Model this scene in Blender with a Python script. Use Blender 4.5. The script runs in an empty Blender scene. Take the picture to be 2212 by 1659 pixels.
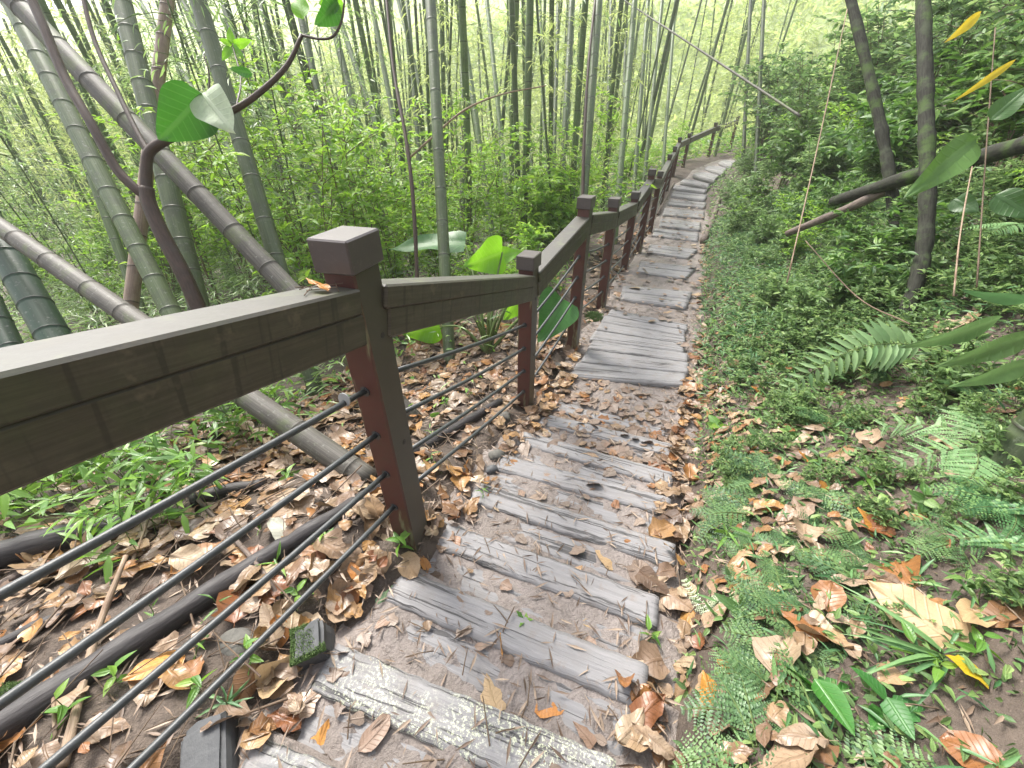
import bpy, math, random
import numpy as np
from mathutils import Vector, Matrix

random.seed(7)
RNG = np.random.default_rng(7)
HAZE = 0.0025
SC = bpy.context.scene
COL = SC.collection
Z0 = 1.8                      # height of the camera above the low part of the path

# ------------------------------------------------------------------ camera geometry
FPX = 860.0
TH = math.atan(FPX / 1280.0)
CT, ST = math.cos(TH), math.sin(TH)

def ray(px, py):
    du, dv = px - 1106.0, py - 829.5
    return np.array((du, FPX * CT - dv * ST, -FPX * ST - dv * CT))

def at_z(px, py, z):
    """point seen at a photo pixel, at height z (relative to the camera)"""
    r = ray(px, py); p = r * (z / r[2]); p[2] += Z0; return p

def at_d(px, py, depth):
    p = ray(px, py) * (depth / FPX); p[2] += Z0; return p

def project(P):
    P = np.asarray(P, float)
    x, y, z = P[..., 0], P[..., 1], P[..., 2] - Z0
    dep = y * CT - z * ST
    up = y * ST + z * CT
    dep = np.where(dep < 0.05, 0.05, dep)
    return 1106 + FPX * x / dep, 829.5 - FPX * up / dep, dep

# ------------------------------------------------------------------ object helpers
def link(o, parent=None):
    COL.objects.link(o)
    if parent is not None:
        o.parent = parent
    return o

def thing(name, label, cat, loc=(0, 0, 0), group=None, rz=0.0):
    o = bpy.data.objects.new(name, None)
    o.empty_display_size = 0.1
    o.location = loc; o.rotation_euler = (0, 0, rz)
    COL.objects.link(o)
    o['label'] = label; o['category'] = cat
    if group: o['group'] = group
    return o

def tag(o, label=None, cat=None, group=None, kind=None):
    if label: o['label'] = label
    if cat: o['category'] = cat
    if group: o['group'] = group
    if kind: o['kind'] = kind
    return o

def obj(name, me, parent=None, loc=None):
    o = bpy.data.objects.new(name, me)
    if loc is not None: o.location = loc
    return link(o, parent)

def copy_tree(o, parent=None):
    c = o.copy(); COL.objects.link(c)
    if parent is not None: c.parent = parent
    for ch in list(o.children):
        copy_tree(ch, c)
    return c

class MB:
    """collects polygons and makes one mesh"""
    def __init__(self):
        self.V = []; self.L = []; self.N = []; self.M = []; self.A = []; self.U = []; self.n = 0
    def add(self, V, polys, mat=0, rnd=0.5, uv=None):
        V = np.asarray(V, float).reshape(-1, 3)
        self.V.append(V)
        for p in polys:
            self.L.append(np.asarray(p, np.int64) + self.n); self.N.append(np.array([len(p)]))
        self.M.append(np.full(len(polys), mat, np.int32))
        self.A.append(np.full(len(V), rnd, float) if np.isscalar(rnd) else np.asarray(rnd, float))
        self.U.append(np.zeros((len(V), 2)) if uv is None else np.asarray(uv, float))
        self.n += len(V)
    def inst(self, tpl, O, X, Y, Zv, rnd, mat=0):
        """many copies of a leaf template: O origin, X/Y/Z scaled axes, each (k,3)"""
        tv, tp, tuv = tpl
        k = len(O)
        if k == 0: return
        m = len(tv)
        V = (O[:, None, :] + tv[None, :, 0:1] * X[:, None, :] + tv[None, :, 1:2] * Y[:, None, :]
             + tv[None, :, 2:3] * Zv[:, None, :]).reshape(-1, 3)
        base = (np.arange(k) * m + self.n)
        flat = np.concatenate([np.asarray(p) for p in tp])
        tot = np.array([len(p) for p in tp])
        self.V.append(V)
        self.L.append((base[:, None] + flat[None, :]).reshape(-1))
        self.N.append(np.tile(tot, k))
        self.M.append(np.full(k * len(tp), mat, np.int32))
        self.A.append(np.repeat(np.asarray(rnd, float), m))
        self.U.append(np.tile(tuv, (k, 1)))
        self.n += k * m
    def mesh(self, name, mats, smooth=True):
        me = bpy.data.meshes.new(name)
        V = np.concatenate(self.V); L = np.concatenate(self.L); N = np.concatenate(self.N); M = np.concatenate(self.M)
        me.vertices.add(len(V)); me.vertices.foreach_set('co', V.astype(np.float32).ravel())
        me.loops.add(len(L)); me.loops.foreach_set('vertex_index', L.astype(np.int32))
        me.polygons.add(len(N))
        st = np.concatenate(([0], np.cumsum(N)[:-1])).astype(np.int32)
        me.polygons.foreach_set('loop_start', st); me.polygons.foreach_set('loop_total', N.astype(np.int32))
        for m in (mats if isinstance(mats, (list, tuple)) else [mats]): me.materials.append(m)
        me.polygons.foreach_set('material_index', M)
        me.polygons.foreach_set('use_smooth', np.full(len(N), smooth, bool))
        a = me.attributes.new('rnd', 'FLOAT', 'POINT'); a.data.foreach_set('value', np.concatenate(self.A).astype(np.float32))
        u = me.attributes.new('luv', 'FLOAT_VECTOR', 'POINT')
        U = np.concatenate(self.U); U = np.column_stack((U, np.zeros(len(U))))
        u.data.foreach_set('vector', U.astype(np.float32).ravel())
        me.update(); me.validate(); me.update()
        return me

def norm(v):
    v = np.asarray(v, float)
    return v / np.maximum(np.linalg.norm(v, axis=-1, keepdims=True), 1e-9)

def catmull(pts, per=6):
    P = np.asarray(pts, float)
    if len(P) < 3: 
        return np.array([P[0] + (P[-1] - P[0]) * t for t in np.linspace(0, 1, per + 1)])
    Q = np.vstack((2 * P[0] - P[1], P, 2 * P[-1] - P[-2]))
    out = []
    for i in range(1, len(Q) - 2):
        for t in np.arange(per) / per:
            a, b, c, d = Q[i - 1], Q[i], Q[i + 1], Q[i + 2]
            out.append(0.5 * ((2 * b) + (c - a) * t + (2 * a - 5 * b + 4 * c - d) * t * t + (3 * b - a - 3 * c + d) * t ** 3))
    out.append(P[-1])
    return np.array(out)

def tube(mb, pts, rad, seg=8, mat=0, rnd=0.5, cap=True, vs=None):
    P = np.asarray(pts, float); n = len(P)
    R = np.full(n, rad, float) if np.isscalar(rad) else np.asarray(rad, float)
    if len(R) != n: R = np.interp(np.linspace(0, 1, n), np.linspace(0, 1, len(R)), R)
    T = norm(np.gradient(P, axis=0))
    a = np.array((0, 0, 1.0)) if abs(T[0][2]) < 0.9 else np.array((1.0, 0, 0))
    X = norm(np.cross(T[0], a)); rings = []
    ang = np.arange(seg) * 2 * math.pi / seg
    for i in range(n):
        X = norm(X - T[i] * np.dot(X, T[i])); Y = np.cross(T[i], X)
        rings.append(P[i] + R[i] * (np.cos(ang)[:, None] * X + np.sin(ang)[:, None] * Y))
    V = np.concatenate(rings)
    polys = []
    for i in range(n - 1):
        for j in range(seg):
            k = (j + 1) % seg
            polys.append((i * seg + j, i * seg + k, (i + 1) * seg + k, (i + 1) * seg + j))
    if cap:
        polys.append(tuple(range(seg))[::-1]); polys.append(tuple((n - 1) * seg + j for j in range(seg)))
    s = np.concatenate(([0], np.cumsum(np.linalg.norm(np.diff(P, axis=0), axis=1)))) if vs is None else vs
    uv = np.column_stack((np.repeat(s, seg), np.tile(ang, n)))
    mb.add(V, polys, mat, rnd, uv)

def box(mb, c, ax, ay, az, hx, hy, hz, bev=0.004, mat=0, rnd=0.5):
    """bevelled box: centre c, unit axes, half sizes"""
    c = np.asarray(c, float); ax, ay, az = map(lambda v: np.asarray(v, float), (ax, ay, az))
    V = []; idx = {}
    for sx in (-1, 1):
        for sy in (-1, 1):
            for sz in (-1, 1):
                for k in range(3):
                    h = [hx, hy, hz]
                    for q in range(3):
                        if q != k: h[q] -= bev
                    idx[(sx, sy, sz, k)] = len(V)
                    V.append(c + ax * sx * h[0] + ay * sy * h[1] + az * sz * h[2])
    P = []
    S = (-1, 1)
    for k in range(3):
        o = [q for q in range(3) if q != k]
        for s in S:
            f = []
            for a, b in ((-1, -1), (1, -1), (1, 1), (-1, 1)):
                v = [0, 0, 0]; v[k] = s; v[o[0]] = a; v[o[1]] = b
                f.append(idx[(*v, k)])
            P.append(f)
    for k in range(3):                      # edge bevels
        o = [q for q in range(3) if q != k]
        for a in S:
            for b in S:
                v0 = [0, 0, 0]; v0[o[0]] = a; v0[o[1]] = b
                l, h = v0[:], v0[:]; l[k] = -1; h[k] = 1
                P.append([idx[(*l, o[0])], idx[(*h, o[0])], idx[(*h, o[1])], idx[(*l, o[1])]])
    for sx in S:
        for sy in S:
            for sz in S:
                P.append([idx[(sx, sy, sz, k)] for k in range(3)])
    # fix winding
    V = np.array(V); F = []
    for p in P:
        q = V[p]; nrm = np.cross(q[1] - q[0], q[2] - q[0])
        if np.dot(nrm, q.mean(0) - c) < 0: p = p[::-1]
        F.append(p)
    mb.add(V, F, mat, rnd)

# ------------------------------------------------------------------ materials
def newmat(name):
    m = bpy.data.materials.new(name); m.use_nodes = True
    nt = m.node_tree; nt.nodes.clear()
    return m, nt, nt.nodes, nt.links

def N(nt, t, **kw):
    n = nt.nodes.new(t)
    for k, v in kw.items():
        if k.startswith('i_'):
            key = k[2:].replace('_', ' ')
            n.inputs[key].default_value = v
        else: setattr(n, k, v)
    return n

def ramp(nt, stops, interp='LINEAR'):
    r = nt.nodes.new('ShaderNodeValToRGB'); cr = r.color_ramp; cr.interpolation = interp
    while len(cr.elements) > len(stops): cr.elements.remove(cr.elements[-1])
    while len(cr.elements) < len(stops): cr.elements.new(0.5)
    for e, (p, c) in zip(cr.elements, stops):
        e.position = p; e.color = (*c, 1) if len(c) == 3 else c
    return r

def noise(nt, scale, detail=4, rough=0.6, vec=None, dist=0.0):
    n = N(nt, 'ShaderNodeTexNoise'); n.inputs['Scale'].default_value = scale
    n.inputs['Detail'].default_value = detail; n.inputs['Roughness'].default_value = rough
    n.inputs['Distortion'].default_value = dist
    if vec is not None: nt.links.new(vec, n.inputs['Vector'])
    return n

def mix(nt, fac, a, b, mode='MIX'):
    m = nt.nodes.new('ShaderNodeMix'); m.data_type = 'RGBA'; m.blend_type = mode
    for sock, v in ((m.inputs[0], fac), (m.inputs[6], a), (m.inputs[7], b)):
        if hasattr(v, 'is_linked') or hasattr(v, 'links'): nt.links.new(v, sock)
        elif isinstance(v, (int, float)): sock.default_value = v
        else: sock.default_value = (*v, 1) if len(v) == 3 else v
    return m.outputs[2]

def mth(nt, op, a, b=None, c=None, clamp=False):
    m = nt.nodes.new('ShaderNodeMath'); m.operation = op; m.use_clamp = clamp
    for i, v in enumerate((a, b, c)):
        if v is None: continue
        if isinstance(v, (int, float)): m.inputs[i].default_value = v
        else: nt.links.new(v, m.inputs[i])
    return m.outputs[0]

def smooth(nt, v, lo, hi):
    m = nt.nodes.new('ShaderNodeMapRange'); m.interpolation_type = 'SMOOTHSTEP'
    nt.links.new(v, m.inputs[0]); m.inputs[1].default_value = lo; m.inputs[2].default_value = hi
    return m.outputs[0]

def attr(nt, name):
    a = nt.nodes.new('ShaderNodeAttribute'); a.attribute_name = name; return a

def finish(nt, shader, disp=None):
    o = nt.nodes.new('ShaderNodeOutputMaterial'); nt.links.new(shader, o.inputs['Surface'])

def bump(nt, h, strength=0.4, dist=0.01):
    b = nt.nodes.new('ShaderNodeBump'); b.inputs['Strength'].default_value = strength; b.inputs['Distance'].default_value = dist
    nt.links.new(h, b.inputs['Height']); return b.outputs[0]

def princ(nt, color, rough=0.5, spec=0.5, normal=None):
    p = nt.nodes.new('ShaderNodeBsdfPrincipled')
    if hasattr(color, 'links'): nt.links.new(color, p.inputs['Base Color'])
    else: p.inputs['Base Color'].default_value = (*color, 1)
    if isinstance(rough, (int, float)): p.inputs['Roughness'].default_value = rough
    else: nt.links.new(rough, p.inputs['Roughness'])
    p.inputs['Specular IOR Level'].default_value = spec
    if normal is not None: nt.links.new(normal, p.inputs['Normal'])
    return p.outputs[0]

def leafmat(name, stops, rough=0.4, transl=0.35, vein=0.0, spec=0.5, spots=0.0, tcol=None, veincol=(0.35, 0.4, 0.2)):
    m, nt, nd, lk = newmat(name)
    a = attr(nt, 'rnd'); oi = N(nt, 'ShaderNodeObjectInfo')
    f = mth(nt, 'FRACT', mth(nt, 'ADD', a.outputs['Fac'], oi.outputs['Random']))
    r = ramp(nt, stops); lk.new(f, r.inputs[0]); c = r.outputs[0]
    tc = N(nt, 'ShaderNodeTexCoord')
    nz = noise(nt, 45, 3, 0.6, tc.outputs['Object'])
    c = mix(nt, 0.35, c, mix(nt, nz.outputs['Fac'], (0.3, 0.3, 0.3), (1.5, 1.5, 1.5)), 'MULTIPLY')
    nrm = None
    if vein > 0:
        u = attr(nt, 'luv'); sp = N(nt, 'ShaderNodeSeparateXYZ'); lk.new(u.outputs['Vector'], sp.inputs[0])
        ax = mth(nt, 'ABSOLUTE', sp.outputs[0])
        mid = mth(nt, 'SUBTRACT', 1.0, smooth(nt, ax, 0.015, 0.05))
        w = mth(nt, 'SINE', mth(nt, 'MULTIPLY', mth(nt, 'SUBTRACT', sp.outputs[1], mth(nt, 'MULTIPLY', ax, 0.55)), 52.0))
        lat = smooth(nt, w, 0.75, 1.0)
        v = mth(nt, 'MAXIMUM', mid, mth(nt, 'MULTIPLY', lat, 0.6))
        c = mix(nt, mth(nt, 'MULTIPLY', v, vein), c, veincol)
        nrm = bump(nt, v, 0.5, 0.004)
    if spots > 0:
        n2 = noise(nt, 60, 2, 0.5, tc.outputs['Object'])
        n3 = noise(nt, 14, 3, 0.6, tc.outputs['Object'])
        c = mix(nt, mth(nt, 'MULTIPLY', smooth(nt, n2.outputs['Fac'], 0.66, 0.72), spots), c, (0.035, 0.02, 0.012))
        c = mix(nt, mth(nt, 'MULTIPLY', smooth(nt, n3.outputs['Fac'], 0.5, 0.75), spots * 0.6), c, (0.09, 0.045, 0.02))
    p = princ(nt, c, rough, spec, nrm)
    t = N(nt, 'ShaderNodeBsdfTranslucent')
    if tcol: lk.new(mix(nt, 0.6, c, tcol), t.inputs[0])
    else: lk.new(c, t.inputs[0])
    ms = N(nt, 'ShaderNodeMixShader'); ms.inputs[0].default_value = transl
    lk.new(p, ms.inputs[1]); lk.new(t.outputs[0], ms.inputs[2])
    finish(nt, ms.outputs[0])
    return m

M = {}
M['bamboo_leaf'] = leafmat('bamboo_leaf', [(0, (0.08, 0.17, 0.06)), (0.35, (0.16, 0.28, 0.10)), (0.7, (0.27, 0.39, 0.16)), (1, (0.42, 0.50, 0.27))], 0.34, 0.45, tcol=(0.34, 0.5, 0.13), spec=0.7)
M['far_leaf'] = leafmat('far_leaf', [(0, (0.20, 0.30, 0.08)), (0.4, (0.34, 0.43, 0.15)), (1, (0.52, 0.56, 0.27))], 0.5, 0.5, tcol=(0.56, 0.66, 0.2))  # paler than real leaves: overexposed background light is put into the colour
M['broad_leaf'] = leafmat('broad_leaf', [(0, (0.05, 0.15, 0.025)), (0.4, (0.11, 0.26, 0.035)), (0.8, (0.2, 0.37, 0.055)), (1, (0.32, 0.47, 0.09))], 0.36, 0.42, 0.25, tcol=(0.26, 0.5, 0.04), veincol=(0.2, 0.34, 0.1))
M['bright_leaf'] = leafmat('bright_leaf', [(0, (0.13, 0.30, 0.03)), (0.5, (0.22, 0.42, 0.05)), (1, (0.38, 0.54, 0.10))], 0.4, 0.5, 0.2, tcol=(0.4, 0.65, 0.06), veincol=(0.3, 0.45, 0.12))
M['bank_leaf'] = leafmat('bank_leaf', [(0, (0.075, 0.15, 0.05)), (0.4, (0.15, 0.26, 0.085)), (0.8, (0.23, 0.37, 0.11)), (1, (0.36, 0.49, 0.17))], 0.42, 0.45, 0.2, veincol=(0.22, 0.32, 0.13))
M['dark_leaf'] = leafmat('dark_leaf', [(0, (0.04, 0.10, 0.028)), (0.45, (0.09, 0.19, 0.045)), (0.8, (0.16, 0.28, 0.065)), (1, (0.26, 0.40, 0.10))], 0.42, 0.38, 0.2, tcol=(0.15, 0.32, 0.04), veincol=(0.1, 0.18, 0.08))
M['fern_leaf'] = leafmat('fern_leaf', [(0, (0.05, 0.14, 0.05)), (0.5, (0.10, 0.22, 0.08)), (1, (0.19, 0.33, 0.11))], 0.45, 0.3)
M['pale_fern'] = leafmat('pale_fern', [(0, (0.15, 0.29, 0.11)), (1, (0.26, 0.40, 0.17))], 0.45, 0.3)
M['white_fern'] = leafmat('white_fern', [(0, (0.4, 0.5, 0.3)), (1, (0.5, 0.56, 0.38))], 0.5, 0.2)
M['lace_fern'] = leafmat('lace_fern', [(0, (0.045, 0.105, 0.04)), (0.5, (0.085, 0.17, 0.065)), (1, (0.15, 0.25, 0.085))], 0.45, 0.22)
M['moss'] = leafmat('moss', [(0, (0.05, 0.10, 0.025)), (1, (0.12, 0.19, 0.05))], 0.8, 0.2)
M['taro_leaf'] = leafmat('taro_leaf', [(0, (0.12, 0.36, 0.02)), (1, (0.2, 0.45, 0.03))], 0.35, 0.5, 0.35, tcol=(0.35, 0.7, 0.03), veincol=(0.3, 0.5, 0.12))
M['taro_dark'] = leafmat('taro_dark', [(0, (0.03, 0.13, 0.025)), (1, (0.05, 0.17, 0.03))], 0.45, 0.25, 0.3, veincol=(0.1, 0.25, 0.06))
M['big_leaf'] = leafmat('big_leaf', [(0, (0.03, 0.13, 0.022)), (1, (0.05, 0.17, 0.026))], 0.3, 0.22, 0.5, tcol=(0.1, 0.4, 0.02), veincol=(0.14, 0.28, 0.09))
M['pale_leaf'] = leafmat('pale_leaf', [(0, (0.48, 0.58, 0.38)), (1, (0.52, 0.6, 0.42))], 0.55, 0.3, 0.4, veincol=(0.6, 0.66, 0.5))
M['yellow_leaf'] = leafmat('yellow_leaf', [(0, (0.6, 0.42, 0.02)), (1, (0.65, 0.5, 0.04))], 0.45, 0.35, 0.2, veincol=(0.6, 0.5, 0.1))
M['fallen'] = leafmat('fallen', [(0, (0.20, 0.075, 0.03)), (0.1, (0.30, 0.14, 0.045)), (0.2, (0.13, 0.075, 0.045)), (0.3, (0.37, 0.25, 0.14)), (0.4, (0.08, 0.05, 0.035)), (0.5, (0.27, 0.18, 0.115)),
                                 (0.6, (0.36, 0.26, 0.175)), (0.7, (0.36, 0.19, 0.055)), (0.8, (0.17, 0.11, 0.075)), (0.9, (0.30, 0.22, 0.15)), (1, (0.41, 0.31, 0.20))], 0.38, 0.12, 0.25, 0.5, 0.6, veincol=(0.12, 0.06, 0.03))
M['mud_leaf'] = leafmat('mud_leaf', [(0, (0.18, 0.13, 0.10)), (0.5, (0.25, 0.19, 0.145)), (0.8, (0.24, 0.15, 0.10)), (1, (0.21, 0.165, 0.13))], 0.45, 0.03, 0.2, 0.5, 0.4, veincol=(0.16, 0.11, 0.08))
M['white_leaf'] = leafmat('white_leaf', [(0, (0.6, 0.6, 0.48)), (1, (0.66, 0.64, 0.52))], 0.5, 0.12, 0.15, spots=0.3, veincol=(0.45, 0.44, 0.33))
M['orange_leaf'] = leafmat('orange_leaf', [(0, (0.5, 0.2, 0.05)), (1, (0.56, 0.27, 0.06))], 0.4, 0.15, 0.25, spots=0.5, veincol=(0.3, 0.12, 0.04))
M['green_fallen'] = leafmat('green_fallen', [(0, (0.10, 0.22, 0.10)), (1, (0.17, 0.28, 0.13))], 0.4, 0.2, 0.3, spots=0.2)
M['tan_leaf'] = leafmat('tan_leaf', [(0, (0.40, 0.27, 0.14)), (1, (0.46, 0.33, 0.19))], 0.5, 0.15, 0.25, spots=0.3, veincol=(0.36, 0.24, 0.12))

def barkmat(name, c1, c2, c3, scale=30, rough=0.7, stretch=0.15, moss=0.0, spec=0.4):
    m, nt, nd, lk = newmat(name)
    u = attr(nt, 'luv'); mp = N(nt, 'ShaderNodeMapping'); mp.inputs['Scale'].default_value = (stretch * scale, 1.2, 1)
    lk.new(u.outputs['Vector'], mp.inputs[0])
    n1 = noise(nt, 3.0, 5, 0.65, mp.outputs[0])
    tc = N(nt, 'ShaderNodeTexCoord')
    n2 = noise(nt, 9, 4, 0.6, tc.outputs['Object'])
    c = mix(nt, smooth(nt, n1.outputs['Fac'], 0.35, 0.65), c1, c2)
    c = mix(nt, smooth(nt, n2.outputs['Fac'], 0.5, 0.7), c, c3)
    if moss: 
        n3 = noise(nt, 5, 5, 0.7, tc.outputs['Object'])
        c = mix(nt, mth(nt, 'MULTIPLY', smooth(nt, n3.outputs['Fac'], 0.5, 0.65), moss), c, (0.07, 0.12, 0.03))
    p = princ(nt, c, rough, spec, bump(nt, n1.outputs['Fac'], 0.5, 0.006))
    finish(nt, p); return m

M['shrub_bark'] = barkmat('shrub_bark', (0.045, 0.028, 0.02), (0.075, 0.045, 0.032), (0.055, 0.04, 0.03), rough=0.5)
M['twig'] = barkmat('twig', (0.10, 0.065, 0.04), (0.17, 0.12, 0.08), (0.08, 0.05, 0.035))
M['pale_twig'] = barkmat('pale_twig', (0.24, 0.16, 0.10), (0.34, 0.26, 0.19), (0.14, 0.08, 0.05))
M['green_stem'] = barkmat('green_stem', (0.09, 0.14, 0.04), (0.14, 0.2, 0.06), (0.07, 0.09, 0.03))
M['dark_log'] = barkmat('dark_log', (0.022, 0.019, 0.020), (0.05, 0.044, 0.044), (0.030, 0.026, 0.028), rough=0.55, spec=0.35)
M['dark_trunk'] = barkmat('dark_trunk', (0.022, 0.022, 0.018), (0.045, 0.045, 0.036), (0.06, 0.07, 0.045), rough=0.85, moss=0.7, spec=0.2)
M['grey_log'] = barkmat('grey_log', (0.10, 0.075, 0.06), (0.17, 0.13, 0.11), (0.07, 0.055, 0.045))

def bamboomat(name, ca, cb, cstain, band=(0.22, 0.25, 0.18), stain=0.5, spec=0.4, rough=0.45, mossy=0.0):
    m, nt, nd, lk = newmat(name)
    a = attr(nt, 'rnd')           # 0 at a node, grows away from it
    tc = N(nt, 'ShaderNodeTexCoord'); u = attr(nt, 'luv')
    mp = N(nt, 'ShaderNodeMapping'); mp.inputs['Scale'].default_value = (1.0, 3.0, 1); lk.new(u.outputs['Vector'], mp.inputs[0])
    streak = noise(nt, 2.5, 5, 0.7, mp.outputs[0])
    oi = N(nt, 'ShaderNodeObjectInfo')
    n1 = noise(nt, 6, 5, 0.65, tc.outputs['Object']); n2 = noise(nt, 40, 4, 0.7, tc.outputs['Object'])
    c = mix(nt, smooth(nt, streak.outputs['Fac'], 0.35, 0.68), ca, cb)
    c = mix(nt, mth(nt, 'MULTIPLY', smooth(nt, n1.outputs['Fac'], 0.45, 0.7), stain), c, cstain)
    c = mix(nt, mth(nt, 'MULTIPLY', smooth(nt, n2.outputs['Fac'], 0.57, 0.7), 0.45), c, (0.26, 0.27, 0.23))
    if mossy:
        n4 = noise(nt, 3.5, 5, 0.7, tc.outputs['Object'])
        c = mix(nt, mth(nt, 'MULTIPLY', smooth(nt, n4.outputs['Fac'], 0.48, 0.62), mossy), c, (0.10, 0.15, 0.03))
    hs = N(nt, 'ShaderNodeHueSaturation'); lk.new(c, hs.inputs['Color'])
    lk.new(mth(nt, 'ADD', 0.7, mth(nt, 'MULTIPLY', oi.outputs['Random'], 0.6)), hs.inputs['Value'])
    c = hs.outputs[0]
    bandf = mth(nt, 'MULTIPLY', smooth(nt, a.outputs['Fac'], 0.02, 0.05), mth(nt, 'SUBTRACT', 1.0, smooth(nt, a.outputs['Fac'], 0.10, 0.30)))
    c = mix(nt, mth(nt, 'MULTIPLY', bandf, mth(nt, 'ADD', 0.1, mth(nt, 'MULTIPLY', n1.outputs['Fac'], 0.55))), c, band)
    dark = mth(nt, 'SUBTRACT', 1.0, smooth(nt, a.outputs['Fac'], 0.0, 0.06))
    c = mix(nt, mth(nt, 'MULTIPLY', dark, 0.85), c, (0.03, 0.028, 0.022))
    finish(nt, princ(nt, c, rough, spec, bump(nt, streak.outputs['Fac'], 0.15, 0.004)))
    return m

M['bamboo_near'] = bamboomat('bamboo_near', (0.062, 0.088, 0.038), (0.115, 0.148, 0.070), (0.065, 0.072, 0.048), stain=0.7)
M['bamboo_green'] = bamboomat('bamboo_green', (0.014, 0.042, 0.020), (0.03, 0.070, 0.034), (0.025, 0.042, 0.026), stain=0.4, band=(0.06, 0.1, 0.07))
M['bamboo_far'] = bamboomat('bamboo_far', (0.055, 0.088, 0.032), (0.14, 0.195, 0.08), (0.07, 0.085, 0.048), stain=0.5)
M['bamboo_dead'] = bamboomat('bamboo_dead', (0.066, 0.060, 0.052), (0.125, 0.115, 0.098), (0.048, 0.044, 0.037), band=(0.12, 0.108, 0.09), stain=0.7, mossy=0.35, rough=0.6, spec=0.3)
M['bamboo_brown'] = bamboomat('bamboo_brown', (0.2, 0.14, 0.10), (0.3, 0.225, 0.175), (0.13, 0.085, 0.06), band=(0.2, 0.15, 0.11), stain=0.5)
M['bamboo_mossy'] = bamboomat('bamboo_mossy', (0.04, 0.06, 0.03), (0.075, 0.10, 0.05), (0.05, 0.055, 0.04), stain=0.6, mossy=0.5)

def mat_rail():
    m, nt, nd, lk = newmat('brown_rail')
    tc = N(nt, 'ShaderNodeTexCoord'); g = N(nt, 'ShaderNodeNewGeometry')
    n1 = noise(nt, 3, 5, 0.65, tc.outputs['Object']); n2 = noise(nt, 30, 4, 0.7, tc.outputs['Object'])
    u = attr(nt, 'luv'); mp = N(nt, 'ShaderNodeMapping'); mp.inputs['Scale'].default_value = (28, 2, 1); lk.new(u.outputs['Vector'], mp.inputs[0])
    n3 = noise(nt, 1.0, 3, 0.6, mp.outputs[0])
    c = mix(nt, n1.outputs['Fac'], (0.038, 0.031, 0.022), (0.078, 0.068, 0.048))
    c = mix(nt, mth(nt, 'MULTIPLY', smooth(nt, n2.outputs['Fac'], 0.45, 0.72), 0.5), c, (0.085, 0.078, 0.05))
    n7 = noise(nt, 1.7, 5, 0.7, tc.outputs['Object']); c = mix(nt, mth(nt, 'MULTIPLY', smooth(nt, n7.outputs['Fac'], 0.45, 0.62), 0.55), c, (0.05, 0.062, 0.026))
    sx = N(nt, 'ShaderNodeSeparateXYZ'); lk.new(g.outputs['Normal'], sx.inputs[0])
    mpg = N(nt, 'ShaderNodeMapping'); mpg.inputs['Scale'].default_value = (4, 90, 1); lk.new(u.outputs['Vector'], mpg.inputs[0]); n9 = noise(nt, 1.0, 5, 0.7, mpg.outputs[0], 0.4)
    c = mix(nt, 0.5, c, mix(nt, smooth(nt, n9.outputs['Fac'], 0.3, 0.7), (0.45, 0.45, 0.45), (1.5, 1.5, 1.5)), 'MULTIPLY')
    side = mth(nt, 'SUBTRACT', 1.0, smooth(nt, sx.outputs[2], 0.2, 0.6))
    drip = mth(nt, 'MULTIPLY', mth(nt, 'MULTIPLY', smooth(nt, n3.outputs['Fac'], 0.54, 0.62), side), 0.65)
    c = mix(nt, drip, c, (0.022, 0.018, 0.015))
    n5 = noise(nt, 11, 4, 0.7, tc.outputs['Object'])
    c = mix(nt, mth(nt, 'MULTIPLY', smooth(nt, n5.outputs['Fac'], 0.56, 0.68), 0.6), c, (0.14, 0.115, 0.075))
    top = smooth(nt, sx.outputs[2], 0.6, 0.9)
    c = mix(nt, mth(nt, 'MULTIPLY', top, 0.8), c, mix(nt, n1.outputs['Fac'], (0.040, 0.038, 0.033), (0.075, 0.070, 0.060)))
    n6 = noise(nt, 5, 4, 0.7, tc.outputs['Object'])
    c = mix(nt, mth(nt, 'MULTIPLY', smooth(nt, n6.outputs['Fac'], 0.52, 0.7), mth(nt, 'MULTIPLY', top, 0.5)), c, (0.13, 0.15, 0.06))
    finish(nt, princ(nt, c, mth(nt, 'ADD', 0.36, mth(nt, 'MULTIPLY', n5.outputs['Fac'], 0.3)), 0.5, bump(nt, n2.outputs['Fac'], 0.2, 0.004)))
    return m
M['rail'] = mat_rail()

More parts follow.
